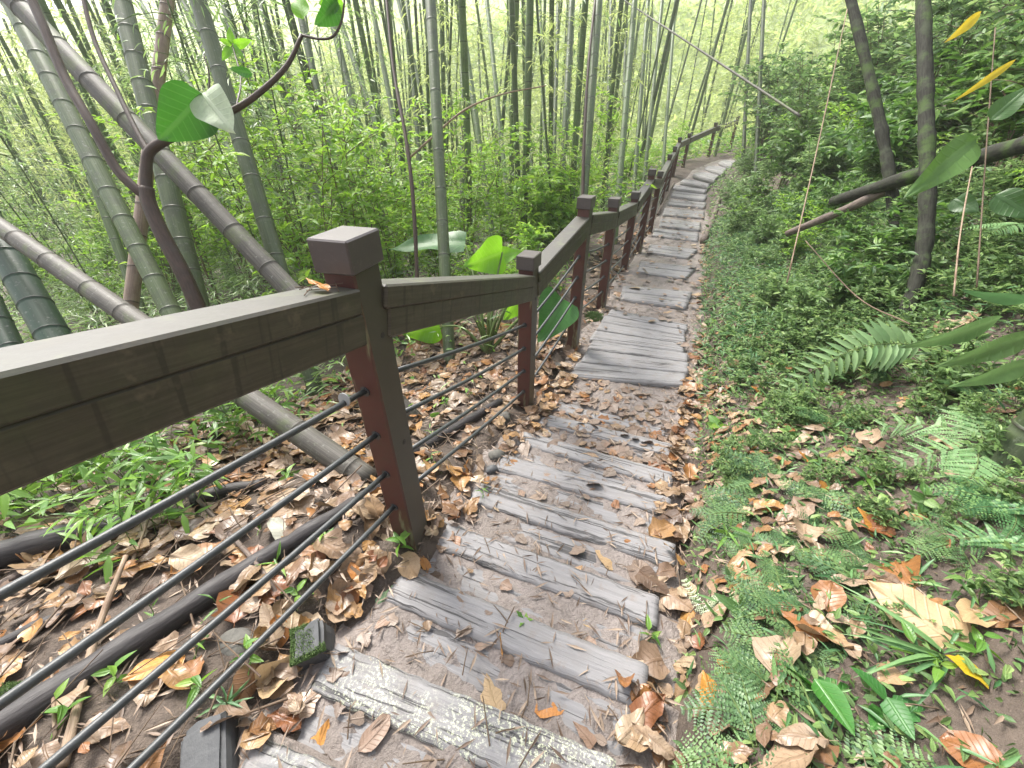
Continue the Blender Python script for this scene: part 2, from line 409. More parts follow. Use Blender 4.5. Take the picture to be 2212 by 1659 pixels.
def mat_post():
    m, nt, nd, lk = newmat('brown_post')
    tc = N(nt, 'ShaderNodeTexCoord')
    n1 = noise(nt, 4, 5, 0.65, tc.outputs['Object']); n2 = noise(nt, 30, 4, 0.7, tc.outputs['Object'])
    mp = N(nt, 'ShaderNodeMapping'); mp.inputs['Scale'].default_value = (14, 14, 2.2); lk.new(tc.outputs['Object'], mp.inputs[0])
    n3 = noise(nt, 1.0, 4, 0.65, mp.outputs[0])
    c = mix(nt, n1.outputs['Fac'], (0.036, 0.030, 0.022), (0.072, 0.064, 0.046))
    # red paint left on the face that looks back up the path, worn through to pale green lichen in streaks
    sx = N(nt, 'ShaderNodeSeparateXYZ'); lk.new(tc.outputs['Normal'], sx.inputs[0])
    face = smooth(nt, mth(nt, 'MULTIPLY', sx.outputs[1], -1.0), 0.5, 0.8)
    c = mix(nt, mth(nt, 'MULTIPLY', face, mth(nt, 'ADD', 0.35, mth(nt, 'MULTIPLY', n1.outputs['Fac'], 0.7))), c, (0.10, 0.026, 0.022))
    lich = mth(nt, 'MULTIPLY', smooth(nt, n3.outputs['Fac'], 0.53, 0.64), mth(nt, 'MULTIPLY', face, 0.8))
    c = mix(nt, lich, c, (0.26, 0.28, 0.16))
    c = mix(nt, mth(nt, 'MULTIPLY', smooth(nt, n2.outputs['Fac'], 0.5, 0.75), 0.3), c, (0.05, 0.055, 0.035))
    finish(nt, princ(nt, c, 0.45, 0.45, bump(nt, n2.outputs['Fac'], 0.12, 0.003)))
    return m
M['post'] = mat_post()

def mat_cap():
    m, nt, nd, lk = newmat('brown_cap')
    tc = N(nt, 'ShaderNodeTexCoord'); n1 = noise(nt, 9, 5, 0.65, tc.outputs['Object']); n2 = noise(nt, 60, 3, 0.7, tc.outputs['Object'])
    c = mix(nt, n1.outputs['Fac'], (0.055, 0.044, 0.041), (0.095, 0.08, 0.077))
    c = mix(nt, mth(nt, 'MULTIPLY', smooth(nt, n2.outputs['Fac'], 0.55, 0.75), 0.3), c, (0.16, 0.14, 0.13))
    finish(nt, princ(nt, c, 0.4, 0.5, bump(nt, n2.outputs['Fac'], 0.08, 0.002)))
    return m
M['cap'] = mat_cap()

def mat_simple(name, c1, c2, rough, scale=20, metal=0.0, b=0.2):
    m, nt, nd, lk = newmat(name)
    tc = N(nt, 'ShaderNodeTexCoord'); n1 = noise(nt, scale, 5, 0.65, tc.outputs['Object'])
    finish(nt, princ(nt, mix(nt, n1.outputs['Fac'], c1, c2), rough, 0.5, bump(nt, n1.outputs['Fac'], b, 0.006)))
    return m
M['cable'] = mat_simple('black_cable', (0.030, 0.034, 0.036), (0.065, 0.07, 0.072), 0.45, 60)
M['steel'] = mat_simple('steel', (0.25, 0.26, 0.26), (0.4, 0.4, 0.4), 0.35, 40)
M['stone'] = mat_simple('stone', (0.06, 0.058, 0.05), (0.15, 0.142, 0.125), 0.8, 30, b=1.0)
M['dark_stone'] = mat_simple('dark_stone', (0.045, 0.047, 0.05), (0.09, 0.092, 0.095), 0.65, 22, b=0.6)

def mat_wood(lichen=0.0, name='weathered_wood'):
    m, nt, nd, lk = newmat(name)
    u = attr(nt, 'luv'); a = attr(nt, 'rnd')
    off = N(nt, 'ShaderNodeVectorMath', operation='ADD'); lk.new(u.outputs['Vector'], off.inputs[0])
    cb = N(nt, 'ShaderNodeCombineXYZ'); lk.new(mth(nt, 'MULTIPLY', a.outputs['Fac'], 37.0), cb.inputs[0]); lk.new(mth(nt, 'MULTIPLY', a.outputs['Fac'], 11.0), cb.inputs[1])
    lk.new(cb.outputs[0], off.inputs[1])
    mp = N(nt, 'ShaderNodeMapping'); mp.inputs['Scale'].default_value = (3.0, 70, 1); lk.new(off.outputs[0], mp.inputs[0])
    g1 = noise(nt, 1.0, 5, 0.65, mp.outputs[0], 0.6)
    mp2 = N(nt, 'ShaderNodeMapping'); mp2.inputs['Scale'].default_value = (1.1, 30, 1); lk.new(off.outputs[0], mp2.inputs[0])
    g2 = noise(nt, 1.0, 4, 0.7, mp2.outputs[0], 1.2)
    n = noise(nt, 7, 4, 0.6, off.outputs[0])
    c = mix(nt, g1.outputs['Fac'], (0.115, 0.112, 0.114), (0.32, 0.31, 0.312))
    c = mix(nt, mth(nt, 'MULTIPLY', smooth(nt, n.outputs['Fac'], 0.45, 0.7), 0.5), c, (0.185, 0.168, 0.158))
    crack = mth(nt, 'SUBTRACT', 1.0, smooth(nt, g2.outputs['Fac'], 0.385, 0.44))
    c = mix(nt, mth(nt, 'MULTIPLY', crack, 0.85), c, (0.045, 0.042, 0.042))
    n3 = noise(nt, 16, 4, 0.7, off.outputs[0]); 
    c = mix(nt, mth(nt, 'MULTIPLY', smooth(nt, n3.outputs['Fac'], 0.55, 0.7), 0.5), c, (0.20, 0.158, 0.13))
    if lichen:
        n4 = noise(nt, 95, 4, 0.8, off.outputs[0]); n5 = noise(nt, 5, 3, 0.5, off.outputs[0])
        l = mth(nt, 'MULTIPLY', smooth(nt, n4.outputs['Fac'], 0.52, 0.57), smooth(nt, n5.outputs['Fac'], 0.38, 0.6))
        c = mix(nt, mth(nt, 'MULTIPLY', l, lichen), c, mix(nt, n5.outputs['Fac'], (0.75, 0.75, 0.70), (0.5, 0.55, 0.28)))
    h = mth(nt, 'SUBTRACT', g1.outputs['Fac'], mth(nt, 'MULTIPLY', crack, 1.2))
    finish(nt, princ(nt, c, 0.55, 0.45, bump(nt, h, 0.6, 0.008)))
    return m
M['wood'] = mat_wood(); M['wood_lichen'] = mat_wood(0.95, 'lichen_wood')

def mat_ground(name, cA, cB, cC, cD, rough=0.75, specks=True):
    m, nt, nd, lk = newmat(name)
    tc = N(nt, 'ShaderNodeTexCoord')
    n1 = noise(nt, 2.2, 6, 0.65, tc.outputs['Object']); n2 = noise(nt, 24, 5, 0.7, tc.outputs['Object']); n3 = noise(nt, 90, 3, 0.6, tc.outputs['Object'])
    c = mix(nt, smooth(nt, n1.outputs['Fac'], 0.35, 0.65), cA, cB)
    c = mix(nt, mth(nt, 'MULTIPLY', smooth(nt, n2.outputs['Fac'], 0.45, 0.7), 0.7), c, cC)
    v = N(nt, 'ShaderNodeTexVoronoi', feature='F1'); v.inputs['Scale'].default_value = 26; lk.new(tc.outputs['Object'], v.inputs['Vector'])
    sc = N(nt, 'ShaderNodeSeparateColor'); lk.new(v.outputs['Color'], sc.inputs[0])
    if specks:
        frag = mth(nt, 'MULTIPLY', smooth(nt, sc.outputs[0], 0.5, 0.6), mth(nt, 'SUBTRACT', 1.0, smooth(nt, v.outputs['Distance'], 0.45, 0.6)))
        fr = ramp(nt, [(0, (0.13, 0.07, 0.04)), (0.4, (0.26, 0.17, 0.10)), (0.7, (0.34, 0.19, 0.075)), (1, (0.36, 0.28, 0.19))]); lk.new(sc.outputs[1], fr.inputs[0])
        c = mix(nt, mth(nt, 'MULTIPLY', frag, 0.75), c, fr.outputs[0])
    c = mix(nt, mth(nt, 'MULTIPLY', smooth(nt, n3.outputs['Fac'], 0.6, 0.72), 0.5), c, cD)
    h = mth(nt, 'ADD', n2.outputs['Fac'], mth(nt, 'MULTIPLY', n3.outputs['Fac'], 0.5))
    finish(nt, princ(nt, c, rough, 0.35, bump(nt, h, 0.7, 0.02)))
    return m
M['soil'] = mat_ground('forest_soil', (0.07, 0.053, 0.042), (0.115, 0.088, 0.07), (0.05, 0.038, 0.03), (0.19, 0.15, 0.12), specks=False)
M['mud'] = mat_ground('path_mud', (0.19, 0.16, 0.142), (0.245, 0.21, 0.192), (0.135, 0.11, 0.095), (0.30, 0.265, 0.235), rough=0.5, specks=False)

# ------------------------------------------------------------------ the path and the terrain
# far edge (nosing) of each descending step: left end, right end in photo pixels, height
DESC = [((560, 1590), (1290, 1890), -1.30), ((728, 1389), (1332, 1638), -1.36), ((871, 1227), (1402, 1436), -1.42), ((953, 1124), (1425, 1288), -1.49), ((1033, 1042), (1460, 1174), -1.56),
        ((1086, 981), (1450, 1075), -1.62), ((1132, 930), (1456, 1021), -1.68), ((1176, 892), (1453, 959), -1.74), ((1187, 862), (1440, 918), -1.79)]
# level and rising planks: near-left, near-right, far-right, far-left, height
RISE = [((1340, 645), (1483, 664), (1496, 629), (1346, 615), -1.77),
        ((1376, 586), (1481, 602), (1505, 575), (1383, 563), -1.80), ((1398, 544), (1487, 557), (1508, 538), (1403, 526), -1.83),
        ((1409, 508), (1508, 520), (1510, 502), (1414, 492), -1.85), ((1424, 487), (1513, 497), (1515, 480), (1428, 471), -1.85),
        ((1431, 463), (1521, 470), (1522, 456), (1436, 449), -1.84), ((1442, 441), (1522, 448), (1527, 437), (1446, 430), -1.82),
        ((1450, 423), (1523, 431), (1530, 418), (1455, 412), -1.77), ((1454, 406), (1524, 414), (1535, 403), (1458, 397), -1.70),
        ((1470, 392), (1532, 401), (1540, 390), (1480, 383), -1.60), ((1497, 376), (1545, 387), (1556, 376), (1512, 367), -1.46),
        ((1523, 362), (1562, 372), (1572, 361), (1540, 353), -1.36), ((1553, 350), (1580, 358), (1592, 346), (1572, 341), -1.26)]
PLAT = ((1227, 812), (1480, 832), (1484, 700), (1319, 666), -1.755)

cl = []
for a, b, z in DESC[1:]:
    cl.append((at_z(*a, z) + at_z(*b, z)) / 2)
cl.append((at_z(*PLAT[0], PLAT[4]) + at_z(*PLAT[1], PLAT[4])) / 2)
cl.append((at_z(*PLAT[2], PLAT[4]) + at_z(*PLAT[3], PLAT[4])) / 2)
for q in RISE:
    cl.append(sum(at_z(*p, q[4]) for p in q[:4]) / 4)
cl = np.array(cl)
d0 = norm(np.array((0.34, 0.94)))
back = [np.array((cl[0][0] - d0[0] * k, cl[0][1] - d0[1] * k, cl[0][2] + 0.23 * k)) for k in (4.5, 3, 1.5, 0.7)]
dend = norm((cl[-1] - cl[-3])[:2])
fwd = [np.array((cl[-1][0] + (dend[0] + 0.3) * k, cl[-1][1] + (dend[1] - 0.3) * k, cl[-1][2] + 0.1 * k)) for k in (3, 8, 16)]
CP = catmull(np.vstack((back, cl[::2], fwd)), 5)
seg = np.diff(CP[:, :2], axis=0); SL = np.linalg.norm(seg, axis=1); SCUM = np.concatenate(([0], np.cumsum(SL)))

def path_st(x, y):
    x = np.atleast_1d(np.asarray(x, float)); y = np.atleast_1d(np.asarray(y, float))
    best = np.full(x.shape, 1e9); S = np.zeros(x.shape); T = np.zeros(x.shape)
    for i in range(len(seg)):
        dx, dy = seg[i] / SL[i]
        rx, ry = x - CP[i, 0], y - CP[i, 1]
        u = np.clip(rx * dx + ry * dy, 0, SL[i])
        ex, ey = rx - u * dx, ry - u * dy
        d = np.hypot(ex, ey)
        sgn = np.where(dx * ry - dy * rx > 0, -1.0, 1.0)          # left negative
        b = d < best
        best = np.where(b, d, best); S = np.where(b, SCUM[i] + u, S); T = np.where(b, sgn * d, T)
    return S, T

def wob(x, y, k):
    return (np.sin(x * 1.7 * k + 0.3) * np.cos(y * 1.3 * k + 1.1) + 0.6 * np.sin(x * 3.1 * k + y * 2.3 * k) + 0.35 * np.cos(x * 6.3 * k - y * 5.1 * k + 2.0)) / 1.95

# step heights along the path
sn = [(path_st(*((at_z(*a, z) + at_z(*b, z)) / 2)[:2])[0][0], z + Z0) for a, b, z in DESC]
s_pl0 = path_st(*((at_z(*PLAT[0], PLAT[4]) + at_z(*PLAT[1], PLAT[4])) / 2)[:2])[0][0]
s_pl1 = path_st(*((at_z(*PLAT[2], PLAT[4]) + at_z(*PLAT[3], PLAT[4])) / 2)[:2])[0][0]
sr = [(path_st(*(sum(at_z(*p, q[4]) for p in q[:4]) / 4)[:2])[0][0], q[4] + Z0) for q in RISE]
S_BASE = np.array([0.0] + [s for s, z in sn] + [s_pl0, s_pl1] + [s for s, z in sr] + [SCUM[-1]])
Z_BASE = np.array([CP[0, 2]] + [z for s, z in sn] + [PLAT[4] + Z0] * 2 + [z for s, z in sr] + [CP[-1, 2]])

def z_smooth(s): return np.interp(s, S_BASE, Z_BASE)

def z_path(s):
    """height of the trodden mud"""
    s = np.asarray(s, float)
    z = z_smooth(s) - 0.04
    for k in range(len(sn) - 1, -1, -1):
        z = np.where(s <= sn[k][0] - 0.012, sn[k][1] - 0.010, z)
    b = s < sn[0][0] - 0.3
    z = np.where(b, z_smooth(s) - 0.01, z)
    land = (s > sn[-1][0] - 0.012) & (s < s_pl0)
    z = np.where(land, PLAT[4] + Z0 - 0.025, z)
    return z

def height(x, y):
    x = np.atleast_1d(np.asarray(x, float)); y = np.atleast_1d(np.asarray(y, float))
    S, T = path_st(x, y)
    zs = z_smooth(S)
    a = np.abs(T)
    r = np.maximum(T - 0.5, 0); l = np.maximum(-T - 0.62, 0)
    bank = 0.78 * r - 0.16 * (1 - np.exp(-r / 0.25)) + 0.10 * np.exp(-((r - 0.28) / 0.2) ** 2)
    bank = np.where(r > 6, 0.78 * 6 - 0.1 + (np.minimum(r, 18) - 6) * 0.35, bank)
    left = -0.05 * np.minimum(l, 0.6) - 0.13 * np.maximum(l - 0.5, 0) + 0.0 * l
    left = np.where(l > 14, -0.05 * 0.6 - 0.13 * 13.5 - 0.02 * (l - 14), left)
    z = zs + np.where(T > 0, bank, left)
    off = np.clip((a - 0.42) / 0.5, 0, 1)
    z = z + off * (0.035 * wob(x, y, 1.6) + 0.018 * wob(x + 3, y, 5.0)) + np.clip((a - 3) / 5, 0, 1) * 0.25 * wob(x, y, 0.35)
    inner = np.clip((0.64 - a) / 0.09, 0, 1)
    zp = z_path(S) - 0.03
    bump_ = 0.12 * np.exp(-((x + 0.46) ** 2 + (y - 1.0) ** 2) / 0.07) * np.clip((-T - 0.36) / 0.1, 0, 1)     # soil heaped round the first post
    return z * (1 - inner) + np.minimum(z, zp) * inner + bump_

def top_height(x, y):
    """ground or mud, whichever is on top"""
    S, T = path_st(x, y)
    h = height(x, y)
    return np.where((T > -0.55) & (T < 0.57), np.maximum(h, z_path(S) + 0.002), h)

def ray_ground(px, py, off=0.0, dmax=60):
    r = norm(ray(px, py)); ts = np.concatenate((np.arange(0.3, 8, 0.02), np.arange(8, dmax, 0.1)))
    P = r[None, :] * ts[:, None]; h = top_height(P[:, 0], P[:, 1]) + off - Z0
    k = np.nonzero(P[:, 2] < h)[0]
    i = k[0] if len(k) else len(ts) - 1
    p = P[i].copy(); p[2] += Z0
    return p

def grid_axis(lo, hi, fine_lo, fine_hi, step, grow=1.13):
    a = list(np.arange(fine_lo, fine_hi, step)); s = step; v = a[-1]
    while v < hi: s *= grow; v += s; a.append(v)
    s = step; v = a[0]; b = []
    while v > lo: s *= grow; v -= s; b.append(v)
    return np.array(b[::-1] + a)

xs = grid_axis(-110, 110, -3.2, 3.2, 0.045); ys = grid_axis(-12, 110, -0.6, 6.5, 0.045)
XX, YY = np.meshgrid(xs, ys)
HH = height(XX.ravel(), YY.ravel())
far = np.hypot(XX.ravel(), YY.ravel())
nx, ny = len(xs), len(ys)
I = (np.arange(ny - 1)[:, None] * nx + np.arange(nx - 1)[None, :]).ravel()
mb = MB()
mb.V.append(np.column_stack((XX.ravel(), YY.ravel(), HH))); mb.n = nx * ny
mb.L.append(np.column_stack((I, I + 1, I + nx + 1, I + nx)).ravel()); mb.N.append(np.full(len(I), 4)); mb.M.append(np.zeros(len(I), np.int32))
mb.A.append(np.zeros(nx * ny)); mb.U.append(np.zeros((nx * ny, 2)))
tag(obj('ground', mb.mesh('ground', M['soil'])), kind='structure')

# trodden mud of the path: its own strip over the ground
def path_frame(s):
    x = np.interp(s, SCUM, CP[:, 0]); y = np.interp(s, SCUM, CP[:, 1])
    e = 0.05
    dx = np.interp(s + e, SCUM, CP[:, 0]) - np.interp(s - e, SCUM, CP[:, 0]); dy = np.interp(s + e, SCUM, CP[:, 1]) - np.interp(s - e, SCUM, CP[:, 1])
    L = np.hypot(dx, dy); return x, y, dx / L, dy / L

ss = np.concatenate((np.arange(sn[0][0] - 3.6, s_pl1 + 1, 0.016), np.arange(s_pl1 + 1, SCUM[-1] - 2, 0.06)))
tt = np.linspace(-0.55, 0.57, 56)
SS, TT = np.meshgrid(ss, tt, indexing='ij')
px_, py_, dx_, dy_ = path_frame(SS.ravel())
wv = 1 + 0.10 * np.sin(SS.ravel() * 3.1) * np.sign(TT.ravel())
X = px_ + dy_ * TT.ravel() * wv; Y = py_ - dx_ * TT.ravel() * wv
Zp = z_path(SS.ravel())
bumpy = 0.006 * wob(X, Y, 5.5) + 0.005 * wob(X + 9, Y, 13.0) + 0.0035 * wob(X, Y - 4, 31.0)
edge = np.clip((np.abs(TT.ravel()) - 0.40) / 0.15, 0, 1)
Zp = Zp + bumpy * 1.25 - 0.012 * edge ** 2
ns, nt_ = len(ss), len(tt)
I = (np.arange(ns - 1)[:, None] * nt_ + np.arange(nt_ - 1)[None, :]).ravel()
mb = MB(); mb.V.append(np.column_stack((X, Y, Zp))); mb.n = ns * nt_
mb.L.append(np.column_stack((I, I + nt_, I + nt_ + 1, I + 1)).ravel()); mb.N.append(np.full(len(I), 4)); mb.M.append(np.zeros(len(I), np.int32))
mb.A.append(np.zeros(ns * nt_)); mb.U.append(np.zeros((ns * nt_, 2)))
tag(obj('path', mb.mesh('path', M['mud'])), kind='structure')

# ------------------------------------------------------------------ wooden steps
def plank(mb, A, B, C, D, thick, rnd, nu=48, nv=9, rough=0.0025, mat=0):
    """A near-left, B near-right, C far-right, D far-left corners of the top"""
    A, B, C, D = map(np.asarray, (A, B, C, D))
    U, Vv = np.meshgrid(np.linspace(0, 1, nu), np.linspace(0, 1, nv), indexing='ij')
    lo = A[None, None] * (1 - U[..., None]) + B[None, None] * U[..., None]; hi = D[None, None] * (1 - U[..., None]) + C[None, None] * U[..., None]
    P = lo * (1 - Vv[..., None]) + hi * Vv[..., None]
    Lm = np.linalg.norm(B - A); Wm = np.linalg.norm(D - A)
    ph = rnd * 40
    # ragged long edges and a slightly worn, grooved top
    dirw = norm(D - A)
    rag = 0.0012 * np.sin(U * 11 + ph) + 0.001 * np.sin(U * 37 + ph * 2) + 0.0018 * np.sin(U * 71 + ph * 3)
    P = P + dirw[None, None] * ((Vv - 0.5) * 2 * rag)[..., None]
    e = np.minimum(Vv, 1 - Vv) * Wm; e2 = np.minimum(U, 1 - U) * Lm
    P[..., 2] += rough * (np.sin(Vv * 19 + ph + U * 1.5) * 0.8 + np.sin(U * 5 + ph) * 0.4 + np.sin(U * 29 + Vv * 9 + ph) * 0.2)
    P[..., 2] -= 0.006 * np.clip(1 - e / 0.012, 0, 1) ** 2 + 0.006 * np.clip(1 - e2 / 0.02, 0, 1) ** 2
    V = list(P.reshape(-1, 3)); uv = list(np.stack((U * Lm, Vv * Wm), -1).reshape(-1, 2)); idx = lambda i, j: i * nv + j
    F = [(idx(i, j), idx(i + 1, j), idx(i + 1, j + 1), idx(i, j + 1)) for i in range(nu - 1) for j in range(nv - 1)]
    rim = [(i, 0) for i in range(nu)] + [(nu - 1, j) for j in range(1, nv)] + [(i, nv - 1) for i in range(nu - 2, -1, -1)] + [(0, j) for j in range(nv - 2, 0, -1)]
    n0 = len(V)
    for i, j in rim:
        p = P[i, j].copy(); p[2] -= thick; V.append(p); uv.append((U[i, j] * Lm, Vv[i, j] * Wm + thick))
    m = len(rim)
    for k in range(m):
        k2 = (k + 1) % m
        F.append((idx(*rim[k2]), idx(*rim[k]), n0 + k, n0 + k2))
    F.append(tuple(n0 + k for k in range(m))[::-1])
    mb.add(np.array(V), F, mat, rnd, np.array(uv))

STEP_LABELS = ['lichen covered end of a wooden step at the bottom edge of the photo', 'lowest whole wooden step, its edge spotted with white lichen',
               'grey weathered step just above the lichen spotted one', 'grooved grey wooden step beside the foot of the nearest railing post',
               'cracked grey wooden step, first one beyond the nearest railing post', 'grey wooden step with long dark grooves midway down the stairs',
               'weathered wooden step third before the muddy landing', 'pale worn wooden step second before the muddy landing', 'mud covered wooden step at the edge of the leafy landing']
for k, (a, b, z) in enumerate(DESC):
    C3, D3 = at_z(*b, z), at_z(*a, z)
    along = norm(C3 - D3); w = np.array((along[1], -along[0], 0)) if along[1] * 0 + along[0] > 0 else np.array((-along[1], along[0], 0))
    if w[1] > 0: w = -w
    t = thing('wooden_step', STEP_LABELS[k], 'step', tuple((C3 + D3) / 2), 'timber steps of the footpath')
    loc = np.array(t.location)
    for j, (o0, wd, dz, cut0, cut1) in enumerate([(0.0, 0.125, 0.004, 0.0, 0.0), (0.129, 0.13, -0.011, 0.02, 0.03)]):
        D_ = D3 + w * o0 + along * cut0 - loc; C_ = C3 + w * o0 - along * cut1 - loc
        A_ = D_ + w * wd; B_ = C_ + w * wd
        for q in (A_, B_, C_, D_): q[2] += dz
        mb = MB(); plank(mb, A_, B_, C_, D_, 0.10, random.random())
        obj('beam' if j == 0 else 'tread_plank', mb.mesh('beam', M['wood_lichen'] if k in (0, 1) and j == 0 else M['wood']), t)

# flat platform of planks
A, B, C, D = (at_z(*p, PLAT[4]) for p in PLAT[:4])
cuts = [0, 0.17, 0.33, 0.47, 0.62, 0.76, 0.88, 1.0]
PLB = ['nearest deck plank with a broken dark front edge above the landing', 'second deck plank from the landing, pale and cracked', 'third deck plank from the landing, worn grey', 'middle deck plank of the flat wooden platform',
       'fifth deck plank from the landing beside the railing', 'sixth deck plank from the landing, silvery grey', 'farthest deck plank of the flat wooden platform']
for k in range(7):
    u0, u1 = cuts[k] + 0.002, cuts[k + 1] - 0.002
    lp = lambda P, Q, u: P * (1 - u) + Q * u
    q = [lp(A, D, u0), lp(B, C, u0), lp(B, C, u1), lp(A, D, u1)]
    sh = (random.random() - 0.5) * 0.05 * norm(B - A)
    q = [p + sh for p in q]
    c = sum(q) / 4
    mb = MB(); plank(mb, *[p - c for p in q], 0.09, random.random(), rough=0.003)
    tag(obj('deck_plank', mb.mesh('deck_plank', M['wood']), loc=c), PLB[k], 'plank', 'planks of the flat wooden platform')
ORD = ['first', 'second', 'third', 'fourth', 'fifth', 'sixth', 'seventh', 'eighth', 'ninth', 'tenth', 'eleventh', 'twelfth', 'thirteenth']
for k, q4 in enumerate(RISE):
    q = [at_z(*p, q4[4]) for p in q4[:4]]; c = sum(q) / 4
    t = thing('plank_step', '%s pale grey plank step up the path beyond the flat platform' % ORD[k], 'step', tuple(c), 'plank steps beyond the platform')
    half = 0.5
    for j in range(2):
        u0, u1 = (0, half - 0.003) if j == 0 else (half + 0.003, 1)
        lp = lambda P, Q, u: P * (1 - u) + Q * u
        r = [lp(q[0], q[3], u0) - c, lp(q[1], q[2], u0) - c, lp(q[1], q[2], u1) - c, lp(q[0], q[3], u1) - c]
        mb = MB(); plank(mb, *r, 0.13, random.random(), nu=20, nv=6)
        obj('tread_plank', mb.mesh('tread_plank', M['wood']), t)

# ------------------------------------------------------------------ railing
PXY = [(-1.62, -1.95, -0.62), (-1.02, -0.45, -1.07), (-0.41, 1.01, -1.34), (0.10, 2.36, -1.77), (0.56, 3.26, -1.60), (1.02, 4.29, -1.77), (1.61, 5.67, -1.91), (2.09, 6.68, -1.75),
       (2.72, 8.2, -1.93), (3.8, 11.0, -1.85), (4.45, 12.6, -1.78), (5.04, 14.0, -1.62), (5.68, 15.0, -1.55), (7.3, 17.0, -1.28), (8.73, 18.5, -1.08)]
HEAD = [math.radians(a) for a in (20, 20, 16, 22, 24, 23, 22, 22, 21, 21, 22, 25, 32, 40, 43)]
fence = thing('wooden_railing', 'dark brown railing with square capped posts and four cables along the stepped path', 'railing', (PXY[2][0], PXY[2][1], PXY[2][2] + Z0))
FO = np.array(fence.location)
PH = 1.1
posts = []
for k, ((x, y, z), h) in enumerate(zip(PXY, HEAD)):
    posts.append(np.array((x, y, z + Z0)))
    base = np.array((x, y, z + Z0 - 0.25)) - FO
    mb = MB()
    Hh = PH - 0.05 + 0.25
    box(mb, (0, 0, Hh / 2), (1, 0, 0), (0, 1, 0), (0, 0, 1), 0.046, 0.056, Hh / 2, 0.005)
    po = obj('post', mb.mesh('post', M['post'], smooth=False), fence, base); po.rotation_euler = (0, 0, -h)
    mb = MB(); box(mb, (0, 0, Hh + 0.014), (1, 0, 0), (0, 1, 0), (0, 0, 1), 0.055, 0.070, 0.041, 0.004)
    co = obj('cap', mb.mesh('cap', M['cap'], smooth=False), po)
    # peg holes in the face toward the path
    if 1 <= k <= 5:
        for zz in (Hh - 0.22, Hh - 0.62):
            mb = MB(); tube(mb, [(0.0455, 0.008, zz), (0.0475, 0.008, zz)], 0.009, 10)
            obj('peg', mb.mesh('peg', M['dark_log'], smooth=False), po)
CAB = [0.67, 0.50, 0.325, 0.155]
for k in range(len(posts) - 1):
    p, q = posts[k], posts[k + 1]
    d = (q - p); dh = norm(np.array((d[0], d[1], 0))); gap = 0.045
    Lh = np.hypot(d[0], d[1])
    sl = d[2] / Lh
    side = np.array((dh[1], -dh[0], 0))
    for nm, zc, hz, hw, off in (('top_rail', PH - 0.155, 0.033, 0.056, 0.0), ('lower_rail', PH - 0.2325, 0.0442, 0.044, 0.006)):
        a = p + dh * gap + np.array((0, 0, zc + sl * gap)) + side * off; b = q - dh * gap + np.array((0, 0, zc - sl * gap)) + side * off
        c = (a + b) / 2; ax = norm(b - a); az = np.cross(side, ax); az = az if az[2] > 0 else -az
        mb = MB(); hl = np.linalg.norm(b - a) / 2
        n0 = len(mb.V)
        box(mb, c - FO, ax, side, az, hl, hw, hz, 0.006)
        V = mb.V[-1]; mb.U[-1] = np.column_stack(((V - (c - FO)) @ ax, (V - (c - FO)) @ az))
        obj(nm, mb.mesh(nm, M['rail'], smooth=False), fence)
    for ch in CAB:
        if k >= 10: continue
        zz = np.array((0, 0, ch))
        a = p + dh * 0.05 + zz; b = q - dh * 0.05 + zz
        pts = [a + (b - a) * t - np.array((0, 0, 0.012 * 4 * t * (1 - t))) for t in np.linspace(0, 1, 9)]
        mb = MB(); tube(mb, np.array(pts) - FO, 0.0088, 10)
        obj('cable', mb.mesh('cable', M['cable']), fence)
        if k <= 4:
            for e, sg in ((a, 1), (b, -1)):
                mb = MB(); tube(mb, np.array([e - FO, e + dh * sg * 0.008 - FO]), 0.017, 12)
                obj('washer', mb.mesh('washer', M['cable'], smooth=False), fence)
# loose washer on the top cable near the first post
p, q = posts[1], posts[2]
u = 0.915; w = p + (q - p) * u + np.array((0, 0, CAB[0]))
dd = norm(q - p)
mb = MB(); tube(mb, np.array([w - FO - dd * 0.002, w - FO + dd * 0.002]), 0.02, 14); obj('washer', mb.mesh('washer', M['steel'], smooth=False), fence)

# ------------------------------------------------------------------ leaf templates (x across, y along, z up; unit length)
def leaf_tpl(width, prof, nseg, droop=0.15, fold=0.12, wave=0.0, across=1, curl=0.0):
    """strip leaf: rows along y, columns across; prof(y) -> half width 0..1"""
    ysg = np.linspace(0, 1, nseg + 1); V = []; UV = []; F = []
    cols = 2 * across + 1
    for i, yv in enumerate(ysg):
        hw = width * prof(yv)
        for j in range(cols):
            xr = (j - across) / across
            x = xr * hw
            z = -droop * yv * yv + abs(x) * fold / max(width, 1e-6) * width * 2 + wave * width * math.sin(yv * 9 + xr * 2) * abs(xr) + curl * xr * xr * hw * 2
            V.append((x, yv, z)); UV.append((x, yv))
    for i in range(nseg):
        for j in range(cols - 1):
            F.append((i * cols + j, i * cols + j + 1, (i + 1) * cols + j + 1, (i + 1) * cols + j))
    return np.array(V), F, np.array(UV)

lance = lambda y: max(0.02, math.sin(math.pi * min(1, y ** 0.7)) ** 0.9)
ovate = lambda y: max(0.02, math.sin(math.pi * y ** 0.62) ** 0.75)
elli = lambda y: max(0.02, math.sqrt(max(0, 1 - (2 * y - 1) ** 2)))
heart = lambda y: max(0.02, (math.sin(math.pi * min(1, (y * 0.93 + 0.07) ** 0.5)) ** 0.8))
T_BAMB = leaf_tpl(0.075, lance, 3, 0.18, 0.35)
T_BAMB2 = leaf_tpl(0.06, lance, 3, 0.35, 0.3)
T_BROAD = leaf_tpl(0.20, ovate, 4, 0.2, 0.25)
T_BROAD2 = leaf_tpl(0.15, lance, 4, 0.3, 0.25)
T_ROUND = leaf_tpl(0.30, ovate, 5, 0.12, 0.15)
T_TINY = leaf_tpl(0.22, elli, 2, 0.1, 0.2)
T_GRASS = leaf_tpl(0.03, lance, 5, 0.5, 0.3)

